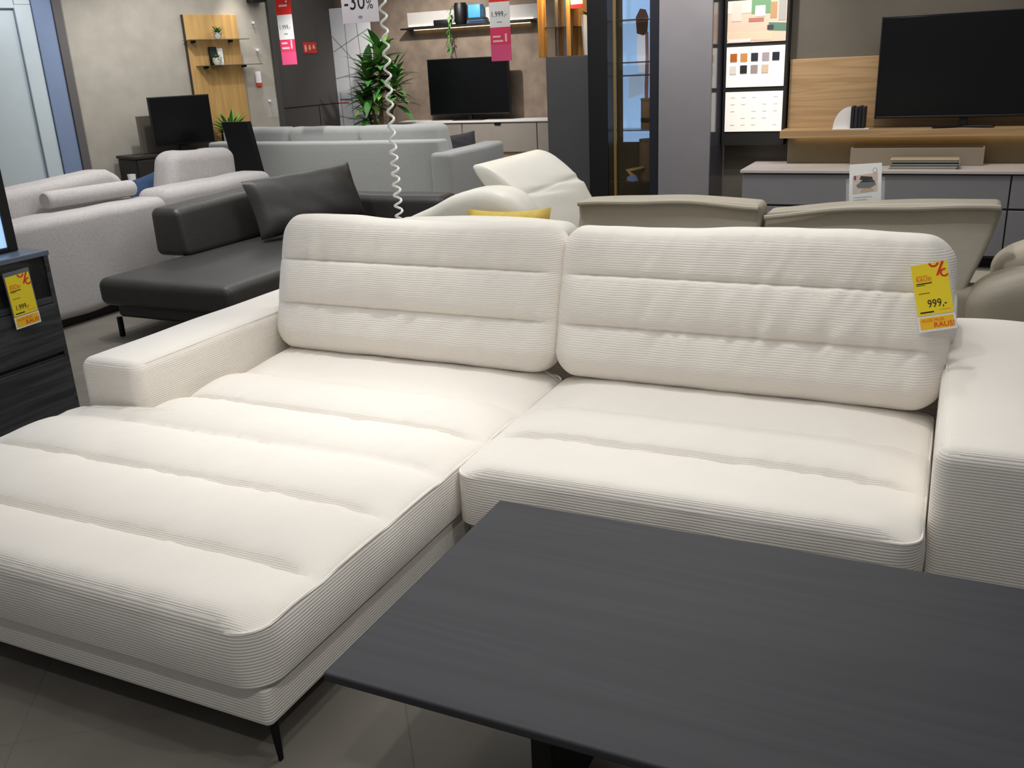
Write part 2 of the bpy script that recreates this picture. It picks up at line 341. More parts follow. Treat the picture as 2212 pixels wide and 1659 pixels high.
single('trim_3', join(bx((c[0], c[1], 1.135), (c[0]+.006, 12.6, 1.145), .001), bx((c[0], 12.08, 0), (c[0]+.006, 12.09, 1.14), .001)), BLACK, 'thin dark seams on the anthracite wall', kind='structure', smooth=False)
single('wall_back', bx((-9.2, 13.1, 0), (-1.0, 13.25, 3.3), .002), BROWNWALL, 'mottled brown back wall behind the white sideboard', kind='structure', smooth=False)
single('wall_back_right', bx((-1.9, 8.2, 0), (3, 8.35, 3.2), .002), TAUPEWALL, 'taupe wall behind the large television on the right', kind='structure', smooth=False)
wp = thing('wall_panel', 'tall white panel with thin grey lines beside the leafy floor plant', 'wall panel', (-8.6, 12.6, 0))
part(wp, 'board', bx((-8.94, 12.6, 0), (-8.2, 12.64, 2.52)), M('pale_print_board', (214, 214, 218), .6, var=.03), False)
fr = (np.array([-8.94, 12.6, 0]), (1, 0, 0), (0, 0, 1)); 
def ln(a, b, w=.012): 
    a = np.array(a); b = np.array(b); d = b-a; d = d/np.linalg.norm(d); n = np.array([-d[1], d[0]])*w/2
    return poly_slab(fr, [tuple(a-n), tuple(b-n), tuple(b+n), tuple(a+n)], .0005, .004)
for a, b in (((.02, 2.15), (.45, 1.72)), ((.02, 1.5), (.7, 1.62)), ((.3, 2.5), (.3, .2)), ((.0, .95), (.7, .82)), ((.5, 2.5), (.62, .6)), ((.05, 1.9), (.72, 2.2)), ((.1, 1.3), (.1, .3))):
    part(wp, 'printed_line', ln(a, b), GREYINK, False)
for k in range(4): part(wp, 'printed_mark', slab(fr, .03+.05*k, 1.13+.05*(k % 2), .13+.06*k, 1.15+.05*(k % 2), .001, .005), M('print_red_blue_%d' % (k % 2), ((190, 90, 100), (90, 100, 160))[k % 2], .6), False)

# ------------------------------------------------------------------ main cream corduroy sofa
sofa = thing('corner_sofa', 'large cream corduroy sofa with channelled cushions and a wide chaise in the foreground', 'sofa', (-1.35, 2.4, 0))
def channel(y, seams, y0, y1, amp):
    e = [y0]+list(seams)+[y1]; h = np.zeros_like(y)
    for a, b in zip(e[:-1], e[1:]):
        m = (y >= a) & (y <= b); t = (y-a)/(b-a)
        if a == y0: g = np.sin(math.pi*np.clip(.5+.5*t, 0, 1))**.55*(1-.25*(1-t)**2)
        elif b == y1: g = np.sin(math.pi*np.clip(.5*t, 0, .5))**.55*(1-.15*t**2)
        else: g = np.sin(math.pi*t)**.42
        h = np.where(m, amp*g, h)
    return h
def seamdist(y, seams): return np.min(np.abs(y[:, None]-np.array(seams)[None]), axis=1)
def cushion(lo, hi, r, seams, amp=.022, crown=.022, cell=.02, warp=None, wrk=.004, ph=0, fade=.12, plan=0):
    if plan:
        q = plan/r; V, F = rb((lo[0], lo[1], lo[2]*q), (hi[0], hi[1], hi[2]*q), plan, cell, 6); V[:, 2] /= q
    else: V, F = rb(lo, hi, r, cell, 4)
    x, y, zz = V.T.copy()
    w = sm((zz-(hi[2]-r*1.2))/(r*1.2))
    fx = sm((x-lo[0]-.01)/fade)*sm((hi[0]-x-.01)/fade)
    cr = (sm((x-lo[0])/.3)*sm((hi[0]-x)/.3))*(sm((y-lo[1])/.25)*sm((hi[1]-y)/.2)); e = (.15*amp+.35*channel(y, seams, lo[1], hi[1], amp))*(sm((y-lo[1])/.12)*sm((hi[1]-y)/.12))
    dz = crown*cr+fx*channel(y, seams, lo[1], hi[1], amp)+(1-fx)*e
    sd = seamdist(y, seams); yy = y+.012*np.sin(x*3+ph)
    topm = w > 0; wn = np.zeros_like(x); wn[topm] = nz(x[topm]-.35*y[topm], y[topm], 17, 5, ph)+.6*nz(x[topm]-.5*y[topm], y[topm], 34, 8, ph+1)
    dz += wrk*(.35+np.exp(-sd/.06))*wn*fx
    dz -= .006*np.exp(-(sd/.006)**2)*fx
    V[:, 2] += w*dz
    # bulging sides
    mz = 1-((zz-(lo[2]+hi[2])/2)/((hi[2]-lo[2])/2))**2
    hx, hy = (hi[0]-lo[0])/2, (hi[1]-lo[1])/2; dx, dy = x-(lo[0]+hi[0])/2, y-(lo[1]+hi[1])/2; mz = np.clip(mz, 0, 1)
    V[:, 0] += .010*mz*np.sign(dx)*sm((np.abs(dx)-hx+.12)/.12)*sm((hy-np.abs(dy))/.12)*(1+.35*wob(y, zz, 16, ph))
    V[:, 1] += .010*mz*np.sign(dy)*sm((np.abs(dy)-hy+.12)/.12)*sm((hx-np.abs(dx))/.12)*(1+.35*wob(x, zz, 16, ph))
    if warp is not None: V = warp(V)
    return V, F
def piping(lo, hi, z, r, inset, n=60, warp=None, c=.06, seams=None):
    a0, a1, b0, b1 = lo[0]+inset, hi[0]-inset, lo[1]+inset, hi[1]-inset; P = []
    for cx, cy, s in ((a1-c, b0+c, -90), (a1-c, b1-c, 0), (a0+c, b1-c, 90), (a0+c, b0+c, 180)):
        for k in range(7): t = math.radians(s+15*k); P.append((cx+c*math.cos(t), cy+c*math.sin(t), z))
    Q = []
    for i in range(len(P)):
        a = np.array(P[i]); b = np.array(P[(i+1) % len(P)]); m = max(1, int(np.linalg.norm(b-a)/.06))
        for k in range(m): Q.append(a+(b-a)*k/m)
    Q = np.array(Q); Q[:, 2] += .003*wob(Q[:, 0]+Q[:, 1], Q[:, 0], 9)
    if seams: Q[:, 2] += .35*(channel(Q[:, 1], seams, lo[1], hi[1], .046)-.0)*sm((Q[:, 1]-lo[1])/.15)*.7
    if warp is not None: Q = warp(Q)
    return tube(Q, r, 6, True)
CX0, CX1, CY0, CY1 = -3.07, -1.345, 1.36, 3.3
def chaise_warp(V):
    V = V.copy(); s = sm((V[:, 1]-2.30)/.05); k = 1-s*(1-.29/(-2.4-CX0)); V[:, 0] = np.where(V[:, 0] < -2.4, -2.4+(V[:, 0]+2.4)*k, V[:, 0]); return V
cs = part(sofa, 'seat_cushion', cushion((CX0, CY0, .215), (CX1, CY1, .385), .014, [1.62, 1.95, 2.25, 2.545, 2.85], .052, .014, .016, chaise_warp, .007, 0, .12, .08), CORD, label='wide chaise cushion stitched into broad channels')
part(cs, 'piping', piping((CX0, CY0), (CX1, CY1), .377, .005, .002, warp=chaise_warp, c=.08, seams=[1.62, 1.95, 2.25, 2.545, 2.85]), CORD)
cr_ = part(sofa, 'seat_cushion', cushion((-1.337, 2.30, .205), (.022, 3.3, .395), .016, [2.60, 2.885], .040, .018, .016, None, .006, 1.7, .12, .06), CORD)
part(cr_, 'piping', piping((-1.337, 2.30), (.022, 3.3), .386, .005, .002), CORD)
part(sofa, 'base', rb((-3.05, 1.385, .10), (-1.362, 3.45, .222), .022, .12), CORD, label='low upholstered chaise plinth')
part(sofa, 'base', rb((-1.36, 2.42, .10), (.30, 3.45, .215), .02, .12), CORD)
def arm(x0, x1, y0, y1, ztop):
    V, F = rb((x0, y0, .10), (x1, y1, ztop), .045, .05, 4)
    V[:, 2] += sm((V[:, 2]-.5)/.08)*(.006*np.sin((V[:, 0]-x0)/(x1-x0)*math.pi)+.003*wob(V[:, 1], V[:, 0], 7))
    return V, F
def arm_piping(x0, x1, y0, y1, ztop):
    i = .014; z = ztop-.012
    return tube([(x0+i, y1-.1, z), (x0+i, y0+.07, z), (x0+i+.012, y0+.03, z), (x0+.06, y0+i, z), (x1-.06, y0+i, z), (x1-i-.012, y0+.03, z), (x1-i, y0+.07, z), (x1-i, y1-.1, z)], .004, 6)
for a in ((-3.0, -2.695, 2.345, 3.72, .602), (.03, .335, 2.43, 3.80, .61)):
    am = part(sofa, 'armrest', arm(*a), CORD); part(am, 'piping', arm_piping(*a), CORD)
part(sofa, 'back_frame', rb((-2.72, 3.42, .2), (.06, 3.72, .74), .04, .1), CORD)
def back_cushion(x0, x1, ph, top):
    w = x1-x0; Hh = .575; V, F = cushion((0, 0, 0), (w, Hh, .17), .06, [Hh*.335, Hh*.665], .030, .012, .012, None, .010, ph, .09, .085)
    # vertical pulls in the fabric
    V[:, 2] += sm((V[:, 2]-.1)/.06)*.0035*wob(V[:, 0]+.10*V[:, 1]*(V[:, 1]-.2), V[:, 1]*.6, 46, ph)*sm(V[:, 0]/.2)*sm((w-V[:, 0])/.15)
    V[:, 1] += .008*np.sin(V[:, 0]*5+ph)*sm((V[:, 1]-.4)/.15)
    L = math.radians(17.5); uy = (0, math.sin(L), math.cos(L))
    return xf((V, F), (x0, 3.27, .415), (1, 0, 0), uy)
part(sofa, 'back_cushion', back_cushion(-2.69, -1.347, .6, .95), CORD)
part(sofa, 'back_cushion', back_cushion(-1.337, .035, 3.1, .95), CORD)
def leg(x, y, dx, dy):
    V = []
    for z, w, o in ((.102, .011, 0), (.0, .006, 1)):
        for a, b in ((-1, -1), (1, -1), (1, 1), (-1, 1)): V.append((x+a*w*.5+dx*o, y+b*w+dy*o, z))
    return np.array(V), [(3, 2, 1, 0), (4, 5, 6, 7), (0, 1, 5, 4), (1, 2, 6, 5), (2, 3, 7, 6), (3, 0, 4, 7)]
for x, y in ((-1.375, 1.41), (-3.02, 1.42), (-2.95, 3.4), (-1.385, 2.9), (.27, 2.5), (.27, 3.4)):
    part(sofa, 'leg', leg(x, y, .012 if x > -2 else -.012, -.006), DARKMETAL, False, label='slim black metal leg')
tube_rail = part(sofa, 'under_rail', join(bx((-2.98, 1.50, .075), (-1.45, 1.53, .102)), bx((-1.47, 1.53, .075), (-1.45, 3.3, .102))), DARKMETAL, False)

# ------------------------------------------------------------------ coffee table
tb = thing('coffee_table', 'black stained oak coffee table with thin rectangular top in the foreground', 'table', (-.3, 1.7, 0))
TZ = .42
def top_vf():
    V, F = rb((-1.088, 1.275, TZ-.022), (.62, 2.128, TZ), .006, .5, 2); return V, F
part(tb, 'table_top', top_vf(), BLACKOAK, False)
for x in (-.70, .30):
    part(tb, 'leg', bx((x, 1.45, .0), (x+.05, 1.98, TZ-.022), .004), BLACK, False)
part(tb, 'under_frame', bx((-.66, 1.66, TZ-.06), (.33, 1.76, TZ-.021), .003), BLACK, False)

# ------------------------------------------------------------------ price tags
def price_tag(name, label, o, ux, uy, w, h, price, big, lw):
    t = thing(name, label, 'price tag', tuple(o)); fr = (np.array(o, float), ux, uy)
    part(t, 'plastic_sleeve', slab(fr, -.006, -.006, w+.006, h+.02, -.0022, -.0006), GLASS, False)
    cut = h*.215
    part(t, 'card', slab(fr, 0, cut+.003, w, h, -.0004, .0006, .0002), YEL, False)
    part(t, 'strip_frame', slab(fr, -.004, -.004, w+.003, cut, -.0004, .0004, .0002), WHITE, False)
    part(t, 'strip_card', slab(fr, .003, .003, w-.003, cut-.005, .0003, .0009, .0002), ORANGE, False)
    k = w/.105
    pc = part(t, 'percent_sign', poly_slab(fr, [(w*.66, h*.80), (w*.73, h*.80), (w*.93, h), (w*.85, h)], .0007, .0011), RED, False)
    def ring(cx, cy, r0, r1, a0, a1):
        P = [(cx+r1*math.cos(math.radians(a)), cy+r1*math.sin(math.radians(a))) for a in np.linspace(a0, a1, 20)]
        Q = [(cx+r0*math.cos(math.radians(a)), cy+r0*math.sin(math.radians(a))) for a in np.linspace(a1, a0, 20)]
        return poly_slab(fr, P+Q, .0007, .0011)
    part(t, 'percent_sign', ring(w*.64, h*1.0, .009*k, .015*k, 180, 350), RED, False)
    part(t, 'percent_sign', ring(w*.90, h*.83, .008*k, .0135*k, 65, 330), RED, False)
    txt(t, 'lettering', 'ALLES MUSS', .0062*k, fr, w*.10, h*.81, ORED); txt(t, 'lettering', 'RAUS!', .0165*k, fr, w*.09, h*.745, ORED, 1.05)
    txt(t, 'price', price, .036*k*big, fr, w*lw, h*.34, INK, .78)
    for a, b, c2 in ((.08, .52, .705), (.08, .32, .685), (.11, .42, .56)): part(t, 'printed_line', slab(fr, w*a, h*c2-.0008, w*b, h*c2+.0012*k*(2.2 if c2 > .7 else 1), .0006, .001, .0001), INK, False)
    part(t, 'printed_line', slab(fr, w*.08, h*.262, w*.46, h*.284, .0006, .001, .0001), INK, False)
    part(t, 'printed_line', slab(fr, w*.62, h*.285, w*.92, h*.292, .0006, .001, .0001), ORED, False)
    txt(t, 'lettering', 'ALLES MUSS', .0125*k, fr, w*.08, cut*.60, ORED); txt(t, 'lettering', 'RAUS!', .023*k, fr, w*.40, cut*.16, RED, 1.0, .0014)
    return t
rx = math.radians(13.5); tux = np.array([math.cos(rx), 0, math.sin(rx)]); tuy = np.array([.19, .10, 1.0])
price_tag('price_tag', 'yellow clearance price tag reading 999 on the cream back cushion', (-.046, 3.125, .727), tux, (-math.sin(rx)*1.05, .16, math.cos(rx)), .105, .212, '999,-', 1.0, .31)
price_tag('price_tag', 'yellow clearance price tag reading 1.999 on the charcoal cabinet', (-3.925, 2.792, .527), (0, math.cos(.06), .03), (.0, -.06, 1), .128, .245, '1.999,-', .78, .12)

# ------------------------------------------------------------------ charcoal cabinet with screen at the left
cb = thing('drawer_cabinet', 'charcoal wood-grain cabinet with glass compartment and drawers at the left edge', 'cabinet', (-4.2, 2.3, 0))
cab = lambda y0, y1, z0, z1, x0=-4.45, x1=-3.95, r=.003: bx((x0, y0, z0), (x1, y1, z1), r)
part(cb, 'body', join(cab(1.5, 3.03, .0, .60, x1=-3.975), cab(1.5, 3.03, .60, .83, -4.45, -4.42)), CABWOOD, False)
part(cb, 'side_panel', cab(3.03, 3.055, 0, .83), CABWOOD, False)
part(cb, 'cabinet_top', cab(1.48, 3.06, .825, .85, -4.46, -3.945), M('blue_grey_top', (92, 102, 118), .35), False)
part(cb, 'shelf', cab(1.5, 3.03, .595, .625), CABWOOD, False)
part(cb, 'glass_front', cab(1.5, 3.03, .628, .822, -3.962, -3.957, .001), GLASSD, False)
for z0, z1 in ((.345, .59), (.03, .315)):
    for y0, y1 in ((1.52, 2.2), (2.21, 3.035)):
        dw = part(cb, 'drawer', cab(y0, y1, z0, z1, -3.98, -3.945), CABWOOD, False)
        part(dw, 'grip_edge', cab(y0, y1, z1-.012, z1+.012, -3.985, -3.955), M('dark_grip', (44, 46, 50), .4), False)
part(cb, 'rosette', lathe([(.004, 0), (.012, .004), (.016, .012), (.006, .02)], (-4.1, 2.82, .70), 12), SOFTWHITE)
ds = thing('display_screen', 'dark framed light blue display standing on the charcoal cabinet', 'screen', (-4.1, 2.6, .85))
part(ds, 'frame', join(bx((-4.13, 2.96, .851), (-4.09, 3.01, 1.75)), bx((-4.13, 2.1, .851), (-4.09, 2.15, 1.75)), bx((-4.13, 2.15, 1.7), (-4.09, 2.96, 1.75)), bx((-4.13, 2.15, .851), (-4.09, 2.96, .875))), BLACK, False)
part(ds, 'screen_face', bx((-4.12, 2.15, .875), (-4.1, 2.96, 1.7), .001), M('pale_blue_screen', (168, 205, 250), .4, emit=.75), False)

# ------------------------------------------------------------------ light grey sofa (back towards us)
ls = thing('fabric_sofa', 'light grey woven sofa seen from behind beside the door', 'sofa', (-5.9, 5.3, 0))
def soft(lo, hi, r, cell=.06, amp=.008, ph=0, k=4):
    V, F = rb(lo, hi, r, cell, k); c = (np.array(lo)+np.array(hi))/2; n = V-c; 
    V += (n/np.maximum(np.linalg.norm(n, axis=1, keepdims=True), 1e-6))*(amp*wob(V[:, 0]+V[:, 1], V[:, 2]+V[:, 1]*.4, 9, ph))[:, None]
    return V, F
part(ls, 'back_panel', soft((-5.78, 3.95, .06), (-5.45, 5.36, .765), .07), LGREY)
part(ls, 'back_panel', soft((-5.80, 5.35, .06), (-5.44, 6.62, .81), .08, ph=2), LGREY)
part(ls, 'seat', soft((-6.55, 3.97, .1), (-5.78, 6.6, .44), .06), LGREY)
part(ls, 'armrest', soft((-7.05, 5.6, .1), (-6.56, 6.6, .70), .06), LGREY)
part(ls, 'plinth', bx((-6.5, 4.05, 0), (-5.52, 6.55, .1), .01), BLACK, False)
def top_taper(V, y0, y1, z0, dz):  # tilt the top edge
    V = V.copy(); t = (V[:, 1]-y0)/(y1-y0); V[:, 2] += dz*t*sm((V[:, 2]-z0)/.15); return V
V, F = soft((-6.08, 4.12, .60), (-5.80, 5.30, .925), .07, ph=1); V = top_taper(V, 4.12, 5.3, .7, .07); V[:, 2] -= .07*sm((V[:, 1]-5.14)/.16)*sm((V[:, 2]-.75)/.15)
single('back_cushion', (V, F), LGREY, 'light grey loose back cushion behind the bolster', 'cushion', 'light grey sofa cushions')
V, F = soft((-6.05, 5.74, .62), (-5.80, 6.60, 1.045), .09, ph=3); V = top_taper(V, 5.74, 6.60, .75, -.03); V[:, 1] += .30*np.clip(V[:, 2]-.70, 0, 1)*sm((6.35-V[:, 1])/.5); V[:, 2] += .012*nz(V[:, 1], V[:, 0], 8, 8, 2)*sm((V[:, 2]-.9)/.1)
single('back_cushion', (V, F), LGREY, 'plump upright light grey back cushion in front of the black slanted panel', 'cushion', 'light grey sofa cushions')
n = 14; prof = [(.062*math.cos(2*math.pi*k/n), .062*math.sin(2*math.pi*k/n)) for k in range(n)]
single('bolster', loft(prof, lambda u, v, d: (-5.70+u, d, .842+v-.02*(d-4.85)), 4.47, 5.26, .03), LGREY, 'light grey cylindrical bolster lying on the light grey sofa back', 'bolster')
vf = xf(pillow(.36, .38, .14), (-6.16, 5.88, .67), (.35, 1, .25), (-.4, -.15, 1)); single('throw_pillow', vf, BLUEF, 'blue throw pillow peeking out beside the upright light grey cushion', 'pillow')
single('paper_cup', lathe([(.03, 0), (.038, .10), (.036, .10), (.03, .01)], (-6.8, 6.29, .705), 12), WHITE, 'small white cup on the light grey sofa arm near the black console', 'cup')

# ------------------------------------------------------------------ black leather sofa
bs = thing('leather_sofa', 'black leather sofa with chaise and loose cushion behind the cream sofa', 'sofa', (-4.5, 5.2, 0))
part(bs, 'seat', soft((-5.0, 4.16, .22), (-3.88, 6.6, .405), .06, ph=4, amp=.006), BLEATHER)
part(bs, 'base', soft((-4.93, 4.24, .13), (-3.95, 6.3, .235), .03, amp=.003), BLEATHER)
V, F = soft((-5.22, 4.92, .395), (-4.90, 6.6, .735), .05, ph=5, amp=.006); V[:, 2] += .03*(V[:, 1]-4.9)*sm((V[:, 2]-.5)/.2); V[:, 0] -= .16*(V[:, 2]-.4)*(V[:, 0] > -5.0)
part(bs, 'backrest', (V, F), BLEATHER)
part(bs, 'armrest', soft((-5.2, 6.58, .13), (-3.72, 6.86, .615), .07, ph=6, amp=.006), BLEATHER)
for x, y in ((-4.92, 4.24), (-3.97, 4.24), (-4.92, 6.3), (-3.75, 6.3)): part(bs, 'leg', leg(x, y, 0, 0)if False else bx((x-.014, y-.014, 0), (x+.014, y+.014, .135), .003), DARKMETAL, False)
pv = pillow(.98, .46, .24, 26, .04, 0); pv[0][:, 2] += np.where(pv[0][:, 2] > .02, .012*nz(pv[0][:, 0]+pv[0][:, 1], pv[0][:, 1]-pv[0][:, 0]*.4, 7, 4, 3), 0)
single('leather_cushion', xf(pv, (-4.60, 5.95, .665), (.33, .86, .05), (-.22, -.12, .42)), BLEATHER, 'large creased black leather cushion leaning on the black sofa', 'cushion')

# ------------------------------------------------------------------ silver grey sofa further back
gs = thing('curved_sofa', 'silver grey fabric sofa seen from behind under the hanging banners', 'sofa', (-6.7, 9.5, 0))
V, F = soft((-8.45, 8.98, .08), (-5.10, 9.22, .845), .035, .1, .003); s_ = sm((V[:, 2]-.5)/.35)*(V[:, 0] > -5.6); V[:, 0] += -.06*s_; 
V[:, 1] += .12*((V[:, 0]+6.8)/1.7)**2
part(gs, 'back_panel', (V, F), GREYF)
for i, (a, b) in enumerate(((-8.40, -7.30), (-7.29, -6.27), (-6.26, -5.19))):
    V, F = soft((a, 9.2, .45), (b, 9.46, 1.0), .08, .08, .008, i); V[:, 1] += .12*((V[:, 0]+6.8)/1.7)**2; V[:, 0] += -.06*sm((V[:, 2]-.6)/.4)*(i == 2)
    part(gs, 'back_cushion', (V, F), GREYF)
part(gs, 'seat', soft((-8.3, 9.4, .15), (-5.2, 10.2, .45), .05, .12), GREYF)
V, F = soft((-5.23, 9.0, .06), (-4.96, 10.15, .715), .05, .08, .003); V[:, 2] += .03*sm((V[:, 2]-.5)/.2)*(V[:, 1]-9); V[:, 0] += .10*sm((V[:, 1]-9)/.8)
part(gs, 'armrest', (V, F), GREYF)
for x, y in ((-8.2, 9.15), (-5.1, 9.1), (-8.2, 10.1), (-5.1, 10.0)): part(gs, 'leg', bx((x-.02, y-.02, 0), (x+.02, y+.02, .1)), DARKMETAL, False)
single('throw_pillow', xf(pillow(.36, .32, .16), (-5.30, 9.9, .70), (.95, .3, .15), (0, .3, 1)), DARKF, 'dark violet throw pillow on the silver grey sofa arm', 'pillow')
# black slanted panel
single('slanted_panel', prism([(-6.42, 1.205), (-6.12, 1.205), (-5.90, 0), (-6.20, 0)], lambda u, v, d: (u+.125, d, v), 7.0, 7.06), BLACK, 'black slanted panel standing behind the light grey cushion', 'panel', smooth=False)

# ------------------------------------------------------------------ cream leather sofa with folding headrests
co = thing('leather_sofa', 'cream leather sofa with folded-up headrest right behind the cream corduroy sofa', 'sofa', (-2.2, 4.6, 0))
ey = lambda u, v, d: (u, d, v)
head = smooth_loop([(-2.36, 1.085), (-2.25, 1.075), (-2.10, .965), (-2.065, .93), (-2.045, .915), (-2.01, .86), (-1.90, .62), (-1.90, .30), (-2.10, .30), (-2.12, .70), (-2.16, .88), (-2.27, .97)], 5)
V, F = loft(head, ey, 4.5, 5.36, .025); ink = np.exp(-((V[:, 2]-.925+.12*(V[:, 0]+2.06)*0)/.03)**2); V[:, 0] -= .012*ink*(V[:, 0] > -2.15)*(1+.8*np.sin(V[:, 1]*30)); V[:, 2] += .006*np.sin(V[:, 2]*120+V[:, 1]*12)*np.exp(-((V[:, 2]-.90)/.07)**2)
part(co, 'headrest', (V, F), CLEATHER, label='folded-up creased headrest')
roll = smooth_loop([(-2.72, .80), (-2.50, .90), (-2.36, .965), (-2.20, 1.0), (-2.06, .985), (-1.97, .92), (-1.92, .80), (-1.90, .5), (-1.92, .25), (-2.3, .25), (-2.4, .6), (-2.6, .74)], 5)
part(co, 'backrest', loft(roll, ey, 4.22, 4.50, .09), CLEATHER)
V, F = soft((-2.56, 3.88, .12), (-1.56, 4.10, .878), .07, .06, .004); V[:, 2] += .025*np.cos((V[:, 0]+2.03)/.5*1.3)*sm((V[:, 2]-.6)/.2)
part(co, 'armrest', (V, F), CLEATHER)
part(co, 'seat', soft((-3.0, 4.1, .15), (-2.1, 5.36, .46), .06), CLEATHER)
part(co, 'base', bx((-2.95, 4.0, .0), (-1.95, 5.3, .14), .02), DARKMETAL, False)
single('throw_pillow', xf(pillow(.46, .42, .11, pinch=.09), (-1.99, 4.16, .712), (1, .02, .03), (0, .1, 1)), YELF, 'mustard yellow pillow tucked behind the cream leather armrest', 'pillow')

# ------------------------------------------------------------------ taupe leather sofa
to = thing('leather_sofa', 'taupe leather sofa with two tilted headrest cushions behind the right cream cushion', 'sofa', (-.7, 4.8, 0))
def head_cushion(x0, x1, zl, zr, zb, taper, ph):
    V, F = soft((x0, 4.28, zb), (x1, 4.46, .93), .03, .05, .004, ph); t = (V[:, 0]-x0)/(x1-x0); w = sm((V[:, 2]-zb)/(.93-zb))
    V[:, 2] += w*((zl-.93)*(1-t)+(zr-.93)*t+.02*np.sin(math.pi*t)); V[:, 0] += -taper*(1-w)*t
    V[:, 1] += .14*(w-1)*-1*0+.16*w; e = sm((V[:, 2]-.86)/.06); V[:, 1] -= .03*e
    return V, F
def head_piping(x0, x1, zl, zr, ph): 
    P = [(x0+(x1-x0)*t, 4.402+.002*math.sin(9*t), zl+(zr-zl)*t+.02*math.sin(math.pi*t)-.016+.004*math.sin(11*t+ph)) for t in np.linspace(.01, .99, 30)]
    return tube(P, .012, 8)
h1 = part(to, 'headrest', head_cushion(-1.72, -.80, .925, .925, .50, .02, 1), TLEATHER)
part(h1, 'piped_edge', head_piping(-1.72, -.80, .925, .925, 1), TLEATHER)
h2 = part(to, 'headrest', head_cushion(-.79, .205, .885, .945, .42, .14, 4), TLEATHER)
part(h2, 'piped_edge', head_piping(-.79, .205, .885, .945, 4), TLEATHER)
part(to, 'back_panel', soft((-1.70, 4.30, .06), (.90, 4.48, .60), .05, .1, .004), TLEATHER)
part(to, 'seat', soft((-1.70, 4.48, .12), (.9, 5.4, .46), .06, .1), TLEATHER)
V, F = soft((.10, 4.16, .08), (.62, 4.46, .64), .10, .07, .006, 2); V[:, 2] += .06*sm((V[:, 0]-.10)/.22)*sm((V[:, 2]-.4)/.2)
am = part(to, 'armrest', (V, F), TLEATHER)
part(am, 'seam', tube([(.16, 4.20, .53), (.3, 4.178, .585), (.45, 4.178, .61), (.6, 4.2, .62)], .005, 6), M('seam_dark', (60, 56, 50), .7))
for x, y in ((-1.7, 4.36), (.5, 4.3), (-1.65, 5.3), (.8, 5.3), (.8, 4.4)): part(to, 'leg', bx((x-.02, y-.02, 0), (x+.02, y+.02, .13)), DARKMETAL, False)
V, F = soft((.20, 4.50, .465), (.80, 4.74, .80), .09, .06, .006); V[:, 2] += -.08*(1-sm((V[:, 0]-.20)/.25))*sm((V[:, 2]-.5)/.2)
single('leather_cushion', (V, F), M('beige_leather', (176, 166, 148), .5, bump=.001, bscale=70.), 'beige leather cushion at the right edge behind the taupe armrest', 'cushion')
# leaflet holder
bh = thing('leaflet_holder', 'clear leaflet holder with a white sofa leaflet behind the taupe cushion', 'leaflet holder', (-.36, 4.58, .89))
fr = (np.array([-.434, 4.665, .865]), (1, .12, .05), (-.09, .08, 1))
part(bh, 'acrylic_pocket', join(slab(fr, -.012, -.06, .155, .13, .004, .006), slab(fr, -.014, -.06, -.012, .13, -.01, .006), slab(fr, .155, -.06, .157, .13, -.01, .006), slab(fr, -.014, -.06, .157, .15, -.012, -.010)), GLASS, False)
lf = part(bh, 'leaflet', slab(fr, 0, -.05, .142, .215, -.006, -.001), WHITE, False)
def spr(p, pts, mat, z=.0015):
    pts = [(u, v+(.042 if v < .16 else .008)) for u, v in pts]
    part(p, 'printed_picture', poly_slab(fr, pts, -.001, z), mat, False)
spr(lf, [(.015, .035), (.125, .045), (.125, .13), (.015, .12)], M('print_beige', (206, 186, 172), .6), .0002)
spr(lf, [(.03, .075), (.06, .10), (.11, .095), (.118, .075), (.09, .06), (.04, .062)], M('print_dark_sofa', (52, 58, 62), .6), .0006)
spr(lf, [(.045, .10), (.05, .118), (.1, .112), (.105, .097)], M('print_dark_sofa', (52, 58, 62), .6), .0006)
spr(lf, [(.02, .10), (.03, .10), (.03, .12), (.02, .12)], M('print_violet', (120, 80, 110), .6), .0006)
spr(lf, [(.05, .04), (.11, .045), (.1, .062), (.055, .058)], M('print_oak', (190, 150, 110), .6), .0006)
a = np.linspace(0, 2*math.pi, 18)[:-1]; spr(lf, [(.112+.010*math.cos(t), .175+.012*math.sin(t)) for t in a], GREYINK, .0006)
spr(lf, [(.112+.0075*math.cos(t), .175+.0095*math.sin(t)) for t in a], WHITE, .0009)
for k in range(3): spr(lf, [(.02, .018-.012*k), (.10-.02*k, .02-.012*k), (.10-.02*k, .022-.012*k), (.02, .020-.012*k)], GREYINK, .0006)

# ------------------------------------------------------------------ coiled cable
zz = np.linspace(.25, 3.3, 1500); turn = np.cumsum(np.where(zz < 1.25, 1/.050, 1/.064))*(zz[1]-zz[0])*2*math.pi
ar = np.where(zz < 1.25, .017, .014)
path = np.stack([-2.415+ar*np.cos(turn)+.005*np.sin(zz*4), 3.83+ar*np.sin(turn), zz], 1)
single('coiled_cable', tube(path, .0058, 6), COIL, 'white coiled cable hanging down behind the cream sofa', 'cable')

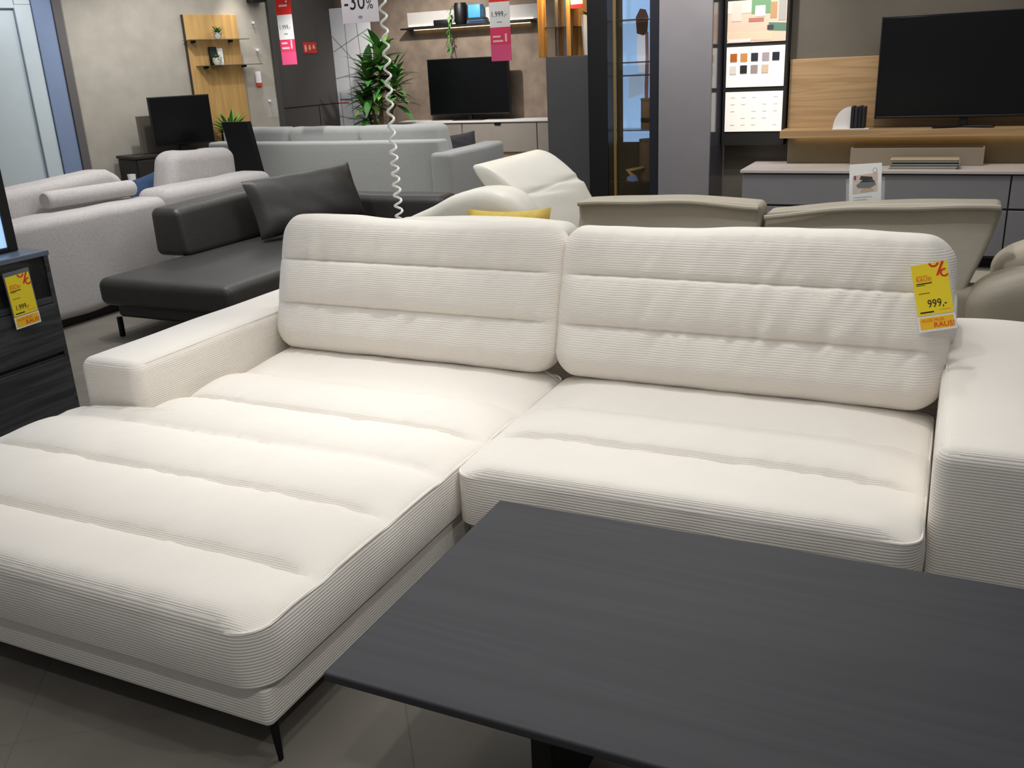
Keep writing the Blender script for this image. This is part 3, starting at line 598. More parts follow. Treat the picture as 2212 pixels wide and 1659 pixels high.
# ------------------------------------------------------------------ televisions
def tv(name, label, x0, x1, z0, z1, y, stand, zs, depth=.05):
    t = thing(name, label, 'television', ((x0+x1)/2, y, zs)); b = .012
    part(t, 'housing', bx((x0, y, z0), (x1, y+depth, z1), .006), BLACK, False)
    part(t, 'screen', bx((x0+b, y-.003, z0+b*1.6), (x1-b, y+.004, z1-b), .001), SCREEN, False)
    part(t, 'bezel', join(bx((x0, y-.006, z0), (x1, y+.004, z0+b*1.5)), bx((x0, y-.006, z1-b), (x1, y+.004, z1)), bx((x0, y-.006, z0), (x0+b, y+.004, z1)), bx((x1-b, y-.006, z0), (x1, y+.004, z1))), BLACK, False)
    xm = (x0+x1)/2
    part(t, 'neck', bx((xm-.03, y+.01, zs+.012), (xm+.03, y+.045, z0+.05), .005), BLACK, False)
    if stand == 'vee':
        for s in (-1, 1): part(t, 'foot', xf(bx((0, -.02, 0), (.23, .02, .014), .005), (xm, y-.01, zs+.0005), (s, -.45, .02), (.45*s, 1, 0)if s > 0 else (-.45, -1, 0)), BLACK, False)
    else: part(t, 'foot', bx((xm-stand, y-.10, zs+.0005), (xm+stand, y+.12, zs+.014), .006), BLACK, False)
    return t

# ---- brown back wall: low sideboard, television, wall shelf
sb = thing('lowboard', 'long greige lowboard with white top under the middle television', 'sideboard', (-6.5, 12.8, 0))
part(sb, 'plinth', bx((-7.9, 12.62, 0), (-4.95, 13.08, .36), .004), OAK, False)
part(sb, 'body', bx((-7.93, 12.62, .36), (-4.92, 13.08, .80), .004), TAUPELAC, False)
part(sb, 'top_board', bx((-7.95, 12.58, .80), (-4.9, 13.085, .826), .004), SOFTWHITE, False)
for a, b, kx in ((-7.92, -6.73, -7.357), (-6.715, -5.51, -6.128), (-5.495, -4.93, -5.2)):
    d = part(sb, 'drawer', bx((a, 12.595, .375), (b, 12.625, .79), .004), TAUPELAC, False)
    part(d, 'pull_tab', bx((kx-.05, 12.58, .765), (kx+.05, 12.6, .793), .003), DARKMETAL, False)
tv('television', 'black television on the white-topped lowboard by the brown wall', -7.37, -6.02, .905, 1.715, 12.82, .25, .826)
sh = thing('wall_shelf', 'lit floating wall shelf with pale back panel above the middle television', 'shelf', (-6.7, 12.95, 2.15))
part(sh, 'back_panel', bx((-7.80, 13.06, 2.2), (-5.62, 13.10, 2.40), .003), M('pale_grey_board', (186, 182, 178), .6), False)
part(sh, 'shelf_board', bx((-7.82, 12.86, 2.155), (-5.66, 13.09, 2.178), .003), BLACK, False)
part(sh, 'led_strip', bx((-7.78, 13.045, 2.20), (-5.70, 13.058, 2.214), .001), M('warm_led', (255, 238, 200), .5, emit=2.2), False)
part(sh, 'led_strip', bx((-7.7, 13.06, 2.146), (-5.75, 13.07, 2.154), .001), M('warm_led_soft', (255, 224, 170), .5, emit=3.5), False)
single('black_box', bx((-7.26, 12.90, 2.179), (-6.99, 13.0, 2.265), .006), BLACK, 'small flat black box on the floating shelf', 'box')
v = thing('tall_vase', 'tall black vase with trailing greenery on the floating shelf', 'vase', (-6.82, 12.96, 2.179))
part(v, 'vessel', lathe([(.08, 0), (.10, .05), (.10, .25), (.085, .30), (.075, .29), (.07, .02)], (-6.82, 12.96, 2.179)), BLACK)
def leaf_mesh(name, L, w, bend, mat, n=6):
    V = []; F = []
    for i in range(n+1):
        t = i/n; ww = w*math.sin(math.pi*min(1, .08+t*.92))**.8*(1-t*.35); x = L*t; z = bend*t*t
        V += [(x, -ww/2, z+.12*ww), (x, 0, z), (x, ww/2, z+.12*ww)]
    for i in range(n):
        for k in (0, 1): F.append((i*3+k, i*3+k+1, i*3+3+k+1, i*3+3+k))
    return mesh(name, (np.array(V), F), mat)
TL = [leaf_mesh('trailing_leaf', .07, .035, -.02, LEAF2), leaf_mesh('trailing_leaf', .06, .03, -.02, LEAF)]
def add_leaf(p, m, loc, rz, ry, s=1, name='leaf', rx=0):
    o = bpy.data.objects.new(name, m); COL.objects.link(o); o.parent = p; o.location = Vector(loc)-Vector(root_loc(p)); o.rotation_euler = (rx, ry, rz); o.scale = (s, s, s)
for k in range(26):
    t = k/25; add_leaf(v, TL[k % 2], (-6.90-.10*math.sin(2.2*t)+.03*random.uniform(-1, 1), 12.87+.02*random.uniform(-1, 1), 2.44-.62*t), random.uniform(-3, 3), random.uniform(.2, 1.2), 1.3)
part(v, 'trailing_stem', tube([(-6.85, 12.95, 2.46), (-6.92, 12.86, 2.42), (-6.98, 12.86, 2.2), (-6.98, 12.87, 2.0), (-6.95, 12.87, 1.82)], .006, 6), LEAF)
single('blue_box', bx((-6.67, 12.90, 2.262), (-6.47, 13.03, 2.44), .006), M('bright_blue', (70, 150, 205), .5), 'bright blue box stacked on dark books on the floating shelf', 'box')
for k in range(3): single('book', join(bx((-6.70+.02*k, 12.89, 2.179+.028*k), (-6.38-.02*k, 13.04, 2.205+.028*k), .003), bx((-6.695+.02*k, 12.885, 2.183+.028*k), (-6.385-.02*k, 13.03, 2.201+.028*k), .001)), M('book_navy_%d' % k, ((36, 46, 66), (44, 74, 104), (24, 28, 36))[k], .6), ('navy book at the bottom of the stack under the blue box', 'slate blue book in the middle of the stack under the blue box', 'near-black book on top of the stack, right under the blue box')[k], 'book', 'books on the floating shelf', smooth=False)

# ---- leafy floor plant
pl_ = thing('floor_plant', 'tall leafy green plant standing before the brown wall', 'plant', (-7.78, 12.0, 0))
part(pl_, 'pot', lathe([(.14, 0), (.19, .1), (.21, .42), (.2, .44), (.17, .42), (.16, .36)], (-7.78, 12.0, 0)), POTM)
part(pl_, 'soil', lathe([(.165, .35), (.165, .385), (.01, .40)], (-7.78, 12.0, 0)), BARK)
LM = [leaf_mesh('leaf', .40, .15, -.10, LEAF), leaf_mesh('leaf', .36, .14, -.18, LEAF), leaf_mesh('leaf', .36, .13, -.06, LEAF2)]
for (x, y, zt, nl, bz, sp) in ((-7.68, 12.0, 1.85, 58, .55, 1.0), (-7.97, 11.98, 1.22, 42, .42, .85), (-7.48, 12.05, 1.55, 46, .45, .85), (-7.88, 11.96, 1.6, 50, .5, .95)):
    part(pl_, 'stem', tube([(-7.78+.05*(x+7.78), 12, .36), ((x+7.78)*.6-7.78, y, zt*.6), (x, y, zt)], [.028, .024, .016], 8), BARK)
    for k in range(nl):
        a = k*2.4+random.uniform(-.3, .3); h = k/nl; add_leaf(pl_, LM[k % 3], (x, y, zt-bz+bz*1.1*h), a, .15-1.2*h+random.uniform(-.3, .3), sp*random.uniform(.8, 1.15))

# ---- hanging signs
def banner(label, o, ux, w, zs, price, mark, string_top, fr_y):
    t = thing('hanging_banner', label, 'banner', (o[0], o[1], zs[0]), 'hanging price banners'); f = (np.array([o[0], o[1], 0.]), ux, (0, 0, 1))
    cols = (M('banner_pink', (224, 84, 130), .5), PINK, WHITE, M('banner_red', (226, 44, 34), .5))
    zz_ = list(zs)
    for i in range(4): part(t, ('pink_panel', 'rose_panel', 'price_panel', 'red_panel')[i], slab(f, 0, zz_[i], w, zz_[i+1], -.002, .002), cols[i], False)
    txt(t, 'price', price, w*.31, f, w*.06, zz_[2]+(zz_[3]-zz_[2])*.42, INK if mark else M('grey_print', (90, 88, 90), .6), .92, .003)
    for k in range(2): part(t, 'printed_line', slab(f, w*.12, zz_[1]+.03+.05*k, w*.62-.12*k*w, zz_[1]+.05+.05*k, .002, .003), M('pale_pink', (246, 196, 206), .6), False)
    part(t, 'printed_mark', slab(f, w*.72, zz_[1]+.03, w*.82, zz_[1]+.12, .002, .003), M('pale_pink', (246, 196, 206), .6), False)
    part(t, 'printed_line', slab(f, w*.35, zz_[2]+.05, w*.6, zz_[2]+.062, .002, .003), GREYINK, False)
    part(t, 'printed_line', slab(f, w*.2, zz_[3]+.08, w*.75, zz_[3]+.10, .002, .003), M('pale_pink', (246, 196, 206), .6), False)
    txt(t, 'lettering', '!', w*.9, f, w*.60, zz_[3]+.12, WHITE, 1, .003)
    part(t, 'hanging_wire', tube([(o[0]+ux[0]*w/2, o[1], zz_[4]-.02), (o[0]+ux[0]*w/2, o[1], 3.3)], .003, 6), GREYINK)
banner('red white and pink hanging banner before the middle television', (-5.145, 10.5), (1, 0, 0), .265, (1.637, 1.82, 2.013, 2.29, 2.62), '1.999,-', True, 0, 0)
banner('red white and pink hanging banner before the dark corner, left of the -30% sign', (-6.755, 8.6), (1, 0, 0), .197, (1.70, 1.83, 1.957, 2.205, 2.50), '1.999,-', False, 0, 0)
s30 = thing('hanging_sign', 'white hanging sign reading -30% above the leafy plant', 'sign', (-6.29, 9.5, 2.12)); f = (np.array([-6.53, 9.5, 0.]), (1, .02, .0), (0, 0, 1))
part(s30, 'board', slab(f, 0, 2.12, .485, 2.75, -.003, .003), M('sign_white', (222, 218, 226), .6), False)
txt(s30, 'lettering', '-30', .25, f, .03, 2.262, INK, .88, .004); txt(s30, 'lettering', '%', .15, f, .33, 2.262, INK, .9, .004)
a = np.linspace(0, 2*math.pi, 18)[:-1]; part(s30, 'printed_mark', poly_slab(f, [(.24+.03*math.cos(t), 2.18+.016*math.sin(t)) for t in a], .003, .0045), GREYINK, False)
part(s30, 'hanging_wire', tube([(-6.29, 9.5, 2.74), (-6.29, 9.5, 3.3)], .003, 6), GREYINK)
rs = thing('safety_sign', 'small red safety sign with white pictograms on the anthracite wall', 'sign', (-8.89, 12.0, 1.88)); c = wl(1.56, 0, 1.6); f = (np.array([c[0]+.003, 11.85, 0]), (0, 1, 0), (0, 0, 1))
part(rs, 'plate', slab(f, 0, 1.885, .32, 2.04, -.002, .006), RED, False)
PKL = M('sign_pale_mark', (250, 200, 180), .6)
for k in range(3): part(rs, 'pictogram', join(slab(f, .03+.1*k, 1.91+.02*k, .07+.1*k, 2.0, .006, .008), slab(f, .02+.1*k, 1.95, .085+.1*k, 1.965, .006, .0082)), PKL, False)

# ---- left wall: oak panel with glass shelves, television on console
op = thing('oak_wall_panel', 'upright oak wall panel with two glass shelves on the plaster wall', 'wall panel', tuple(wl(.85, .02, 1.6)*np.array([1, 1, 0])))
part(op, 'board', wbox(.56, 1.145, .005, .035, .7, 2.208, .003), OAKV, False)
part(op, 'side_edge', wbox(.548, .56, .005, .037, .7, 2.208, .001), M('dark_edge', (60, 52, 46), .6), False)
for t0, t1, z in ((.52, 1.17, 1.966), (.62, 1.29, 1.719)):
    g = part(op, 'glass_shelf', wbox(t0, t1, .036, .20, z-.004, z+.004, .001), M('shelf_glass', (70, 80, 74), .1, alpha=.55), False)
    for tt in (t0+.08, t1-.16): part(g, 'bracket', wbox(tt, tt+.03, .03, .09, z-.025, z-.004, .002), DARKMETAL, False)
def small_plant(name, label, base, s, n, pot, mat, L=.1):
    t = thing(name, label, 'plant', tuple(base))
    part(t, 'pot', lathe([(.030*s, 0), (.045*s, .03*s), (.046*s, .07*s), (.036*s, .07*s), (.034*s, .05*s)], base, 14), pot)
    lm = leaf_mesh('leaf', L*s, .022*s, -.03*s, mat, 5)
    for k in range(n):
        a = k*2.399; h = k/n; add_leaf(t, lm, (base[0], base[1], base[2]+.05*s), a, -.25-1.15*h, random.uniform(.8, 1.15))
    return t
small_plant('potted_plant', 'small spiky plant in a pale pot on the upper glass shelf', wl(.845, .15, 1.971), 1.15, 34, POTM, LEAF, .11)
small_plant('potted_plant', 'small round plant in a pale bowl on the lower glass shelf', wl(.80, .15, 1.724), 1.3, 30, POTM, LEAF, .075)
bf = thing('picture_frame', 'black picture frame leaning on the oak panel above the lower glass shelf', 'picture frame', tuple(wl(.81, .06, 1.724)))
part(bf, 'frame', wbox(.768, .848, .05, .075, 1.724, 1.90, .003), BLACK, False); part(bf, 'picture', wbox(.776, .84, .075, .078, 1.735, 1.89, .001), M('dark_green_print', (34, 44, 34), .5), False)
wc = thing('greeting_card', 'white folded card beside the black picture frame', 'card', tuple(wl(.88, .06, 1.724)))
part(wc, 'front_leaf', wbox(.862, .915, .07, .075, 1.724, 1.885, .001), WHITE, False); part(wc, 'back_leaf', wbox(.862, .915, .05, .055, 1.724, 1.885, .001), WHITE, False)
pt = thing('shelf_tag', 'white and red price card on the plaster wall right of the oak panel', 'price tag', tuple(wl(1.32, .02, 1.5)))
part(pt, 'card', wbox(1.29, 1.355, .012, .018, 1.53, 1.645, .001), WHITE, False); part(pt, 'red_strip', wbox(1.29, 1.355, .012, .019, 1.495, 1.53, .001), RED, False)
for i, (t0, z) in enumerate(((1.32, 2.12), (1.33, 1.85), (1.40, 1.33))):
    hk = thing('acrylic_hook', ('clear acrylic hook, highest of three right of the oak panel', 'clear acrylic hook in the middle of three right of the oak panel', 'clear acrylic pocket, lowest of three right of the oak panel')[i], 'hook', tuple(wl(t0, .01, z)), 'clear acrylic fittings on the plaster wall')
    part(hk, 'plate', wbox(t0, t0+.07+.05*(i == 2), .002, .008, z-.03-.13*(i == 2), z+.03, .001), GLASS, False); part(hk, 'clip', wbox(t0+.01, t0+.03, .008, .03, z, z+.02, .001), WHITE, False)
single('wall_speaker', wbox(1.30, 1.46, .01, .14, 2.325, 2.42, .006), BLACK, 'small black box at the top of the plaster wall', 'speaker')
cn = thing('media_console', 'black low media console under the left television', 'console', tuple(wl(.1, .3, 1.6)*np.array([1, 1, 0])))
part(cn, 'body', wbox(-.34, 1.0, .045, .44, -99, .90, .006), M('black_brown', (40, 36, 34), .5), False)
part(cn, 'top_board', wbox(-.355, 1.01, .045, .455, .905, .932, .004), M('black_brown', (40, 36, 34), .5), False)
for a in (-.33, .34): part(cn, 'door', wbox(a, a+.65, .44, .452, .5, .895, .004), M('black_brown', (40, 36, 34), .5), False)
bk = thing('back_board', 'dark taupe board behind the left television', 'board', tuple(wl(.2, .2, .935)))
part(bk, 'board', wbox(-.15, .62, .18, .205, .934, 1.285, .004), M('dark_taupe', (84, 78, 70), .7), False); part(bk, 'edge_strip', wbox(-.155, -.15, .178, .207, .934, 1.287, .001), M('taupe_edge', (120, 112, 100), .7), False)
lt = thing('television', 'black television on the dark console by the plaster wall', 'television', tuple(wl(.2, .42, .935)))
part(lt, 'housing', wbox(-.10, .52, .36, .40, 1.003, 1.455, .006), BLACK, False); part(lt, 'screen', wbox(-.09, .51, .398, .404, 1.018, 1.446, .001), SCREEN, False)
part(lt, 'neck', wbox(.16, .24, .35, .38, .94, 1.03, .004), BLACK, False); part(lt, 'foot', wbox(.05, .35, .28, .44, .934, .946, .004), BLACK, False)
small_plant('potted_plant', 'bushy green plant on the console beside the left television', wl(.76, .30, .935), 2.9, 64, DARKMETAL, LEAF2, .115)

# ---- middle: dark cabinet, lit niche, glass vitrine, grey panel
dc = thing('tall_cabinet', 'dark grey tall cabinet with a golden lit niche on top, left of the glass vitrine', 'cabinet', (-3.4, 8.9, 0))
part(dc, 'door', bx((-3.64, 8.60, .02), (-3.175, 8.63, 1.645), .004), GUNDARK, False)
part(dc, 'body', bx((-3.64, 8.63, 0), (-3.175, 9.1, 1.64), .004), GUNDARK, False)
part(dc, 'side_column', bx((-3.17, 8.58, 0), (-3.02, 9.1, 3.0), .004), M('anthracite_lacquer', (44, 45, 50), .5), False)
part(dc, 'niche_back', bx((-3.72, 9.06, 1.645), (-3.17, 9.1, 3.0), .002), GOLDWOOD, False)
part(dc, 'niche_post', bx((-3.72, 8.62, 1.645), (-3.655, 8.68, 3.0), .003), GOLDWOOD, False)
part(dc, 'niche_post', bx((-3.43, 8.62, 1.645), (-3.385, 8.68, 3.0), .003), GOLDWOOD, False)
part(dc, 'niche_shelf', bx((-3.72, 8.64, 1.905), (-3.385, 9.06, 1.912), .002), M('shelf_glass2', (60, 60, 60), .1, alpha=.6), False)
for x in (-3.62, -3.53): part(dc, 'mirror_strip', bx((x, 8.8, 1.65), (x+.04, 8.82, 3.0), .002), M('silver_mirror', (150, 154, 158), .15, .8), False)
part(dc, 'niche_led', bx((-3.70, 8.70, 2.4), (-3.39, 8.72, 2.41), .001), M('amber_led', (255, 200, 120), .5, emit=14), False)
lp = bpy.data.lights.new('niche_lamp', 'POINT'); lp.energy = 9; lp.color = (1, .75, .42); lp.shadow_soft_size = .03
lo_ = bpy.data.objects.new('niche_lamp', lp); COL.objects.link(lo_); lo_.location = (-3.5, 8.45, 2.2)
vz = thing('white_vase', 'slim white vase with leaves on the dark grey tall cabinet', 'vase', (-3.29, 8.8, 1.646)); part(vz, 'vessel', lathe([(.03, 0), (.04, .1), (.055, .36), (.045, .36), (.03, .1)], (-3.29, 8.8, 1.646)), WHITE)
vl = leaf_mesh('leaf', .09, .03, -.03, LEAF)
for k in range(8): add_leaf(vz, vl, (-3.29, 8.8, 2.0), k*2.4, -.2-.08*k)
pc = thing('shelf_tag', 'white and red price card at the golden niche, top of the picture', 'price tag', (-3.30, 8.58, 2.05)); part(pc, 'card', bx((-3.36, 8.57, 2.09), (-3.24, 8.573, 2.4), .001), WHITE, False); part(pc, 'red_strip', bx((-3.36, 8.569, 2.055), (-3.24, 8.574, 2.09), .001), RED, False)
vt = thing('glass_vitrine', 'glass display cabinet with brass post and dark shelves', 'display cabinet', (-2.58, 8.25, 0))
part(vt, 'back_panel', bx((-2.80, 8.30, 0), (-2.36, 8.33, 2.9), .002), M('vitrine_back', (72, 60, 44), .5), False)
part(vt, 'side_panel', bx((-2.99, 8.0, 0), (-2.81, 8.33, 2.9), .003), BLACK, False)
part(vt, 'side_panel', bx((-2.37, 7.95, 0), (-2.35, 8.33, 2.9), .003), M('navy_black', (22, 24, 34), .5), False)
part(vt, 'brass_post', bx((-2.757, 8.0, 0), (-2.733, 8.02, 2.9), .003), BRASS, False)
for z in (1.905, 1.563, 1.456, .998, .547): part(vt, 'glass_shelf', bx((-2.80, 8.03, z-.006), (-2.38, 8.25, z+.006), .002), M('dark_glass_shelf', (26, 24, 22), .12, alpha=.75), False)
part(vt, 'glass_door', bx((-2.80, 7.985, .02), (-2.38, 7.99, 2.85), .001), M('tinted_glass', (90, 80, 60), .03, alpha=.12, spec=.5), False)
part(vt, 'base', bx((-2.81, 8.0, 0), (-2.36, 8.3, .4), .003), M('brown_gloss', (60, 50, 40), .3), False)
ps = thing('light_poster', 'tall light blue poster of a standing person in white inside the vitrine', 'poster', (-2.5, 8.6, .9)); f = (np.array([-2.76, 8.275, 0.]), (1, 0, 0), (0, 0, 1))
part(ps, 'panel', slab(f, .0, .88, .38, 2.8, -.01, .0), M('poster_blue_glow', (150, 190, 236), .5, emit=.75), False)  # print given a glow of its own to read brighter
def pp_(pts, mat, z=.002): part(ps, 'printed_figure', poly_slab(f, pts, .0002, z), mat, False)
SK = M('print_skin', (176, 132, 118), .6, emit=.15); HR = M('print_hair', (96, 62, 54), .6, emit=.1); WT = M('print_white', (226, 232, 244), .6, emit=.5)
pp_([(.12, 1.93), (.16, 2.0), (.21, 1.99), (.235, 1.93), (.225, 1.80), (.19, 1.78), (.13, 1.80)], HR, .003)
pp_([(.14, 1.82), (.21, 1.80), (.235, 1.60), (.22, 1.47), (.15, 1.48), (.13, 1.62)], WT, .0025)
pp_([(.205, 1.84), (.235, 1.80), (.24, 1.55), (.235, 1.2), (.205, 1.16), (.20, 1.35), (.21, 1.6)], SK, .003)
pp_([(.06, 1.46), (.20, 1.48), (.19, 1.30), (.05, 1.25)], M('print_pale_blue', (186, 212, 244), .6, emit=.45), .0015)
for k in range(4): part(ps, 'printed_mark', slab(f, .06, 2.16+.035*k, .075, 2.18+.035*k, .0002, .002), INK, False)
dr = thing('storage_drum', 'brown round storage drum on the vitrine shelf', 'drum', (-2.40, 8.3, 1.004)); 
def half_drum(z0, z1, r, cx): return lathe([(r*.98, 0), (r, .01), (r, z1-z0-.01), (r*.98, z1-z0)], (cx, 8.15, z0), 28)
part(dr, 'drum', half_drum(1.005, 1.245, .085, -2.465), BROWNBOX); part(dr, 'band', half_drum(1.06, 1.10, .087, -2.465), BLACK); part(dr, 'lid', half_drum(1.245, 1.262, .089, -2.465), BROWNBOX)
d2 = thing('storage_drum', 'brown round storage drum low in the vitrine, under the banded drum', 'drum', (-2.48, 8.3, .553)); part(d2, 'drum', half_drum(.555, .90, .095, -2.47), M('brown_drum2', (92, 72, 48), .7)); part(d2, 'lid', half_drum(.90, .915, .097, -2.47), M('brown_drum2', (92, 72, 48), .7))
orn = thing('ribbon_ornament', 'folded tan and blue ribbon ornament at the bottom of the vitrine', 'ornament', (-2.6, 8.08, .553)); part(orn, 'tan_fold', prism([(-2.66, .66), (-2.5, .69), (-2.49, .675), (-2.62, .645), (-2.57, .60), (-2.60, .59)], lambda u, v, d: (u, d, v), 8.035, 8.06), M('tan_fold', (150, 124, 70), .5), False)
part(orn, 'blue_fold', prism([(-2.64, .60), (-2.57, .615), (-2.54, .565), (-2.6, .555), (-2.65, .565)], lambda u, v, d: (u, d, v), 8.03, 8.055), M('blue_fold', (96, 116, 156), .5), False)
gp = thing('tall_cabinet', 'mid grey tall cabinet with glossy side right of the vitrine', 'cabinet', (-2.05, 7.9, 0))
part(gp, 'door', bx((-2.262, 7.70, .02), (-1.83, 7.73, 2.9), .004), GUNMETAL, False)
part(gp, 'body', bx((-2.262, 7.73, 0), (-1.83, 8.19, 2.9), .004), M('grey_gloss', (70, 70, 78), .12, spec=.6), False)
part(gp, 'edge_strip', bx((-2.345, 7.72, 0), (-2.265, 8.19, 2.9), .002), M('navy_black', (22, 24, 34), .5), False)
# ---- material board
mb = thing('material_board', 'black board with interior photo, colour swatches and text sheet', 'display board', (-1.55, 8.1, .86))
part(mb, 'backing', bx((-1.815, 8.06, .86), (-1.302, 8.20, 2.6), .003), M('board_black', (30, 28, 26), .6), False)
f = (np.array([0, 8.058, 0.]), (1, 0, 0), (0, 0, 1))
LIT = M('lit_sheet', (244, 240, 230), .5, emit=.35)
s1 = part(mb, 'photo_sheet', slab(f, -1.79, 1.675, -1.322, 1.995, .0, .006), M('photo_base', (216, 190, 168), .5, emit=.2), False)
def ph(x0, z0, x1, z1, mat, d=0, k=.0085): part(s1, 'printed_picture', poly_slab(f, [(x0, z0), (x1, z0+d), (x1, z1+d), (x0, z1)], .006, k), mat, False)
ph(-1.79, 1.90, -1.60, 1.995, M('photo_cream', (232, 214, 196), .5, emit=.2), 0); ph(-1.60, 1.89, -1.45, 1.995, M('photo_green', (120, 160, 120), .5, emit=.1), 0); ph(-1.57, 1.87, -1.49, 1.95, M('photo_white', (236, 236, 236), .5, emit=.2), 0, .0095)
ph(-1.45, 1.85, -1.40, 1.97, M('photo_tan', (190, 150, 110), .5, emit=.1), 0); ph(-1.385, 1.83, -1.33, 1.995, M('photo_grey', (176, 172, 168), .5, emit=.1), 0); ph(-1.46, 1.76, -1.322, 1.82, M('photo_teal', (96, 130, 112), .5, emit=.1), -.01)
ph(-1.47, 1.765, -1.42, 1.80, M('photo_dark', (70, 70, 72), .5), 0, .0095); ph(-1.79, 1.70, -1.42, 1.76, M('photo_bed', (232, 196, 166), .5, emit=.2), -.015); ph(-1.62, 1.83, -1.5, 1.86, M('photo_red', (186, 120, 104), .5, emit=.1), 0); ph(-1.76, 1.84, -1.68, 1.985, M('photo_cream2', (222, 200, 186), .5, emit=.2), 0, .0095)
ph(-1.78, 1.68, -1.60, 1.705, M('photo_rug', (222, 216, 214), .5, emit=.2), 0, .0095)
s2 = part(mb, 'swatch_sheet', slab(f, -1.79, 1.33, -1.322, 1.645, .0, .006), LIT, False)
sw = [((-1.731, 1.562), (190, 104, 40)), ((-1.648, 1.562), (216, 150, 84)), ((-1.562, 1.562), (48, 50, 62)), ((-1.473, 1.562), (176, 162, 170)), ((-1.392, 1.562), (36, 38, 54)), ((-1.735, 1.466), (238, 234, 224)), ((-1.648, 1.469), (44, 46, 46)), ((-1.562, 1.469), (166, 152, 144)), ((-1.476, 1.469), (226, 196, 168))]
for i, ((x, z_), c_) in enumerate(sw): part(s2, 'swatch', slab(f, x-.028, z_-.032, x+.028, z_+.032, .006, .012), M('swatch_%d' % i, c_, .5), False)
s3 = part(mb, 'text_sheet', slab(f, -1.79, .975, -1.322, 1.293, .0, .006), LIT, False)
for r_ in range(5):
    for c_ in range(5):
        if (r_*5+c_) % 4 != 3: part(s3, 'printed_line', slab(f, -1.745+.087*c_, 1.245-.055*r_, -1.71+.087*c_, 1.25-.055*r_, .006, .0075, .0002), M('faint_ink', (205, 205, 205), .6), False)

# ---- right: oak panel, shelf, television, sideboard
ou = thing('oak_media_panel', 'oak back panel with deep oak shelf carrying the large television', 'wall shelf', (-.3, 8.1, .7))
part(ou, 'back_board', bx((-1.29, 8.14, .99), (1.4, 8.2, 1.53), .003), OAK, False)
part(ou, 'shelf_board', bx((-1.30, 7.85, .932), (1.4, 8.14, .992), .003), OAK, False)
part(ou, 'lower_board', bx((-1.26, 8.02, .722), (1.4, 8.2, .932), .004), M('greige_board', (122, 110, 86), .7, var=.05), False)
part(ou, 'led_strip', bx((-1.2, 7.99, .926), (1.3, 8.0, .931), .001), M('warm_led_low', (255, 214, 140), .5, emit=5), False)
tv('television', 'large black television on the oak shelf at the right edge', -.605, .66, 1.063, 1.808, 7.98, 'vee', .992)
be = thing('book_end', 'quarter-round white book end holding dark books on the oak shelf', 'book end', (-.79, 7.95, .993))
qp = [(-.665, .997), (-.905, .997)]+[(-.905+.125*(1-math.cos(t)), .997+.165*math.sin(t)) for t in np.linspace(0, math.pi/2, 10)]+[(-.775, 1.162), (-.775, 1.005), (-.665, 1.005)]
part(be, 'quarter_plate', prism(qp[1:-2]+[(-.775, .997)], lambda u, v, d: (u, d, v), 7.93, 7.945), SOFTWHITE, False); part(be, 'foot_plate', bx((-.905, 7.87, .9925), (-.63, 7.95, .999), .002), SOFTWHITE, False)
for k in range(4): single('book', join(bx((-.772+.027*k, 7.90, .9995), (-.748+.027*k, 8.05, 1.165-.006*(k % 2)), .003), bx((-.77+.027*k, 7.896, 1.01), (-.75+.027*k, 7.901, 1.15), .001)), M('dark_book_%d' % k, ((28, 28, 34), (40, 36, 40), (24, 24, 30), (36, 30, 34))[k], .6), ('slim dark book touching the white quarter-round book end', 'second dark book from the quarter-round book end', 'third dark book from the quarter-round book end', 'dark book farthest from the quarter-round book end')[k], 'book', 'dark books on the oak shelf', smooth=False)
sd = thing('sideboard', 'long grey sideboard with pale top under the large television', 'sideboard', (0, 7.85, 0))
part(sd, 'top_board', bx((-1.54, 7.53, .695), (1.8, 8.19, .72), .004), M('pale_greige_top', (188, 180, 176), .45), False)
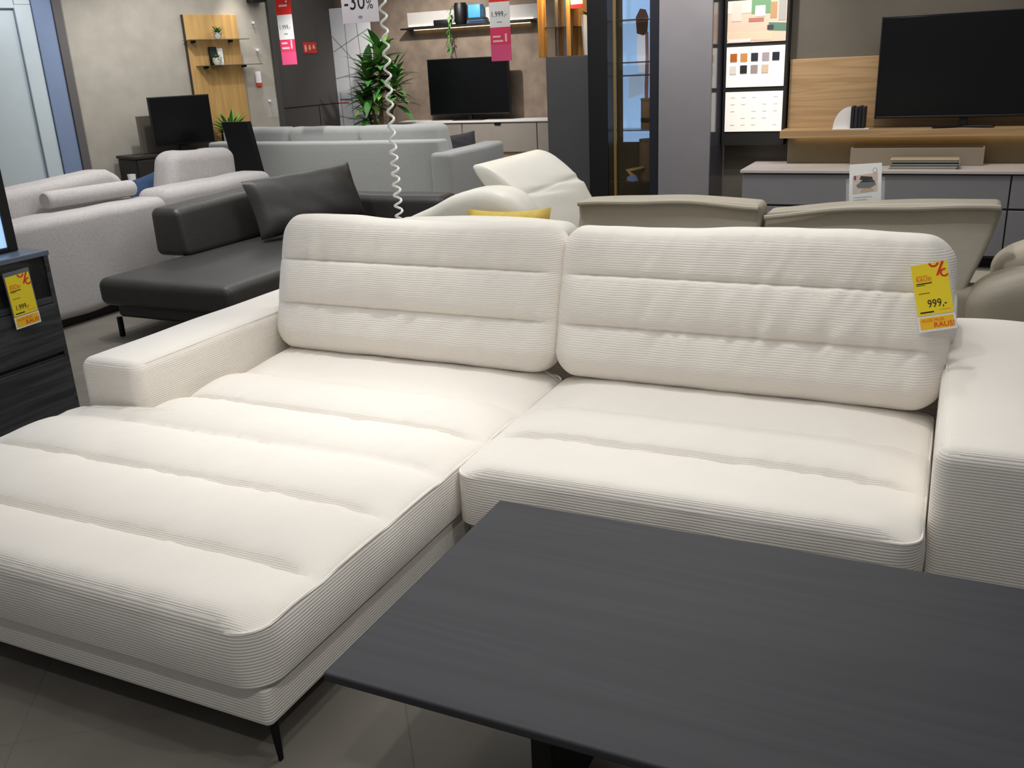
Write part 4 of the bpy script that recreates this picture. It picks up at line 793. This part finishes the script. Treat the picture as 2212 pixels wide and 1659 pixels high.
part(sd, 'body', bx((-1.52, 7.58, .08), (1.8, 8.18, .695), .003), M('grey_carcass', (70, 70, 74), .5), False)
for a, b in ((-1.525, .375), (.385, 1.79)):
    d = part(sd, 'drawer_front', bx((a, 7.55, .45), (b, 7.58, .685), .004), M('grey_front', (128, 126, 130), .5, var=.03), False); part(sd, 'drawer_front', bx((a, 7.55, .10), (b, 7.58, .435), .004), M('grey_front', (128, 126, 130), .5), False)
part(sd, 'plinth', bx((-1.45, 7.66, 0), (1.75, 8.15, .08), .003), BLACK, False)
ty = thing('wooden_tray', 'long greige open box standing at the back of the grey sideboard', 'box', (-.28, 7.9, .721))
TG = M('greige_box', (138, 126, 110), .6)
part(ty, 'front_wall', bx((-.75, 7.85, .7215), (.195, 7.862, .853), .002), TG, False); part(ty, 'back_wall', bx((-.75, 7.99, .7215), (.195, 8.002, .853), .002), TG, False)
part(ty, 'end_wall', bx((-.75, 7.862, .7215), (-.738, 7.99, .853), .002), OAK, False); part(ty, 'end_wall', bx((.183, 7.862, .7215), (.195, 7.99, .853), .002), OAK, False); part(ty, 'floor_panel', bx((-.738, 7.862, .7215), (.183, 7.99, .733), .002), TG, False)
mg = [((200, 196, 190), 'pale magazine at the bottom of the stack on the sideboard'), ((120, 118, 116), 'grey magazine second from the bottom on the sideboard'), ((196, 198, 204), 'glossy silver magazine second from the top on the sideboard'), ((172, 160, 128), 'beige magazine on top of the stack on the sideboard')]
for k, (c_, lb) in enumerate(mg):
    o_ = random.uniform(-.012, .012); z0 = .7205+.0175*k
    t = thing('magazine', lb, 'magazine', (-.2, 7.7, z0), 'magazines stacked on the sideboard')
    part(t, 'cover', join(bx((-.44+o_, 7.60+o_, z0), (.03+o_, 7.80, z0+.003), .001), bx((-.44+o_, 7.60+o_, z0+.0135), (.03+o_, 7.80, z0+.0165), .001)), M('magazine_%d' % k, c_, .35), False)
    part(t, 'pages', bx((-.43+o_, 7.605+o_, z0+.003), (.022+o_, 7.795, z0+.0135), .001), M('page_edges', (150, 146, 138), .7) if k != 2 else INK, False)
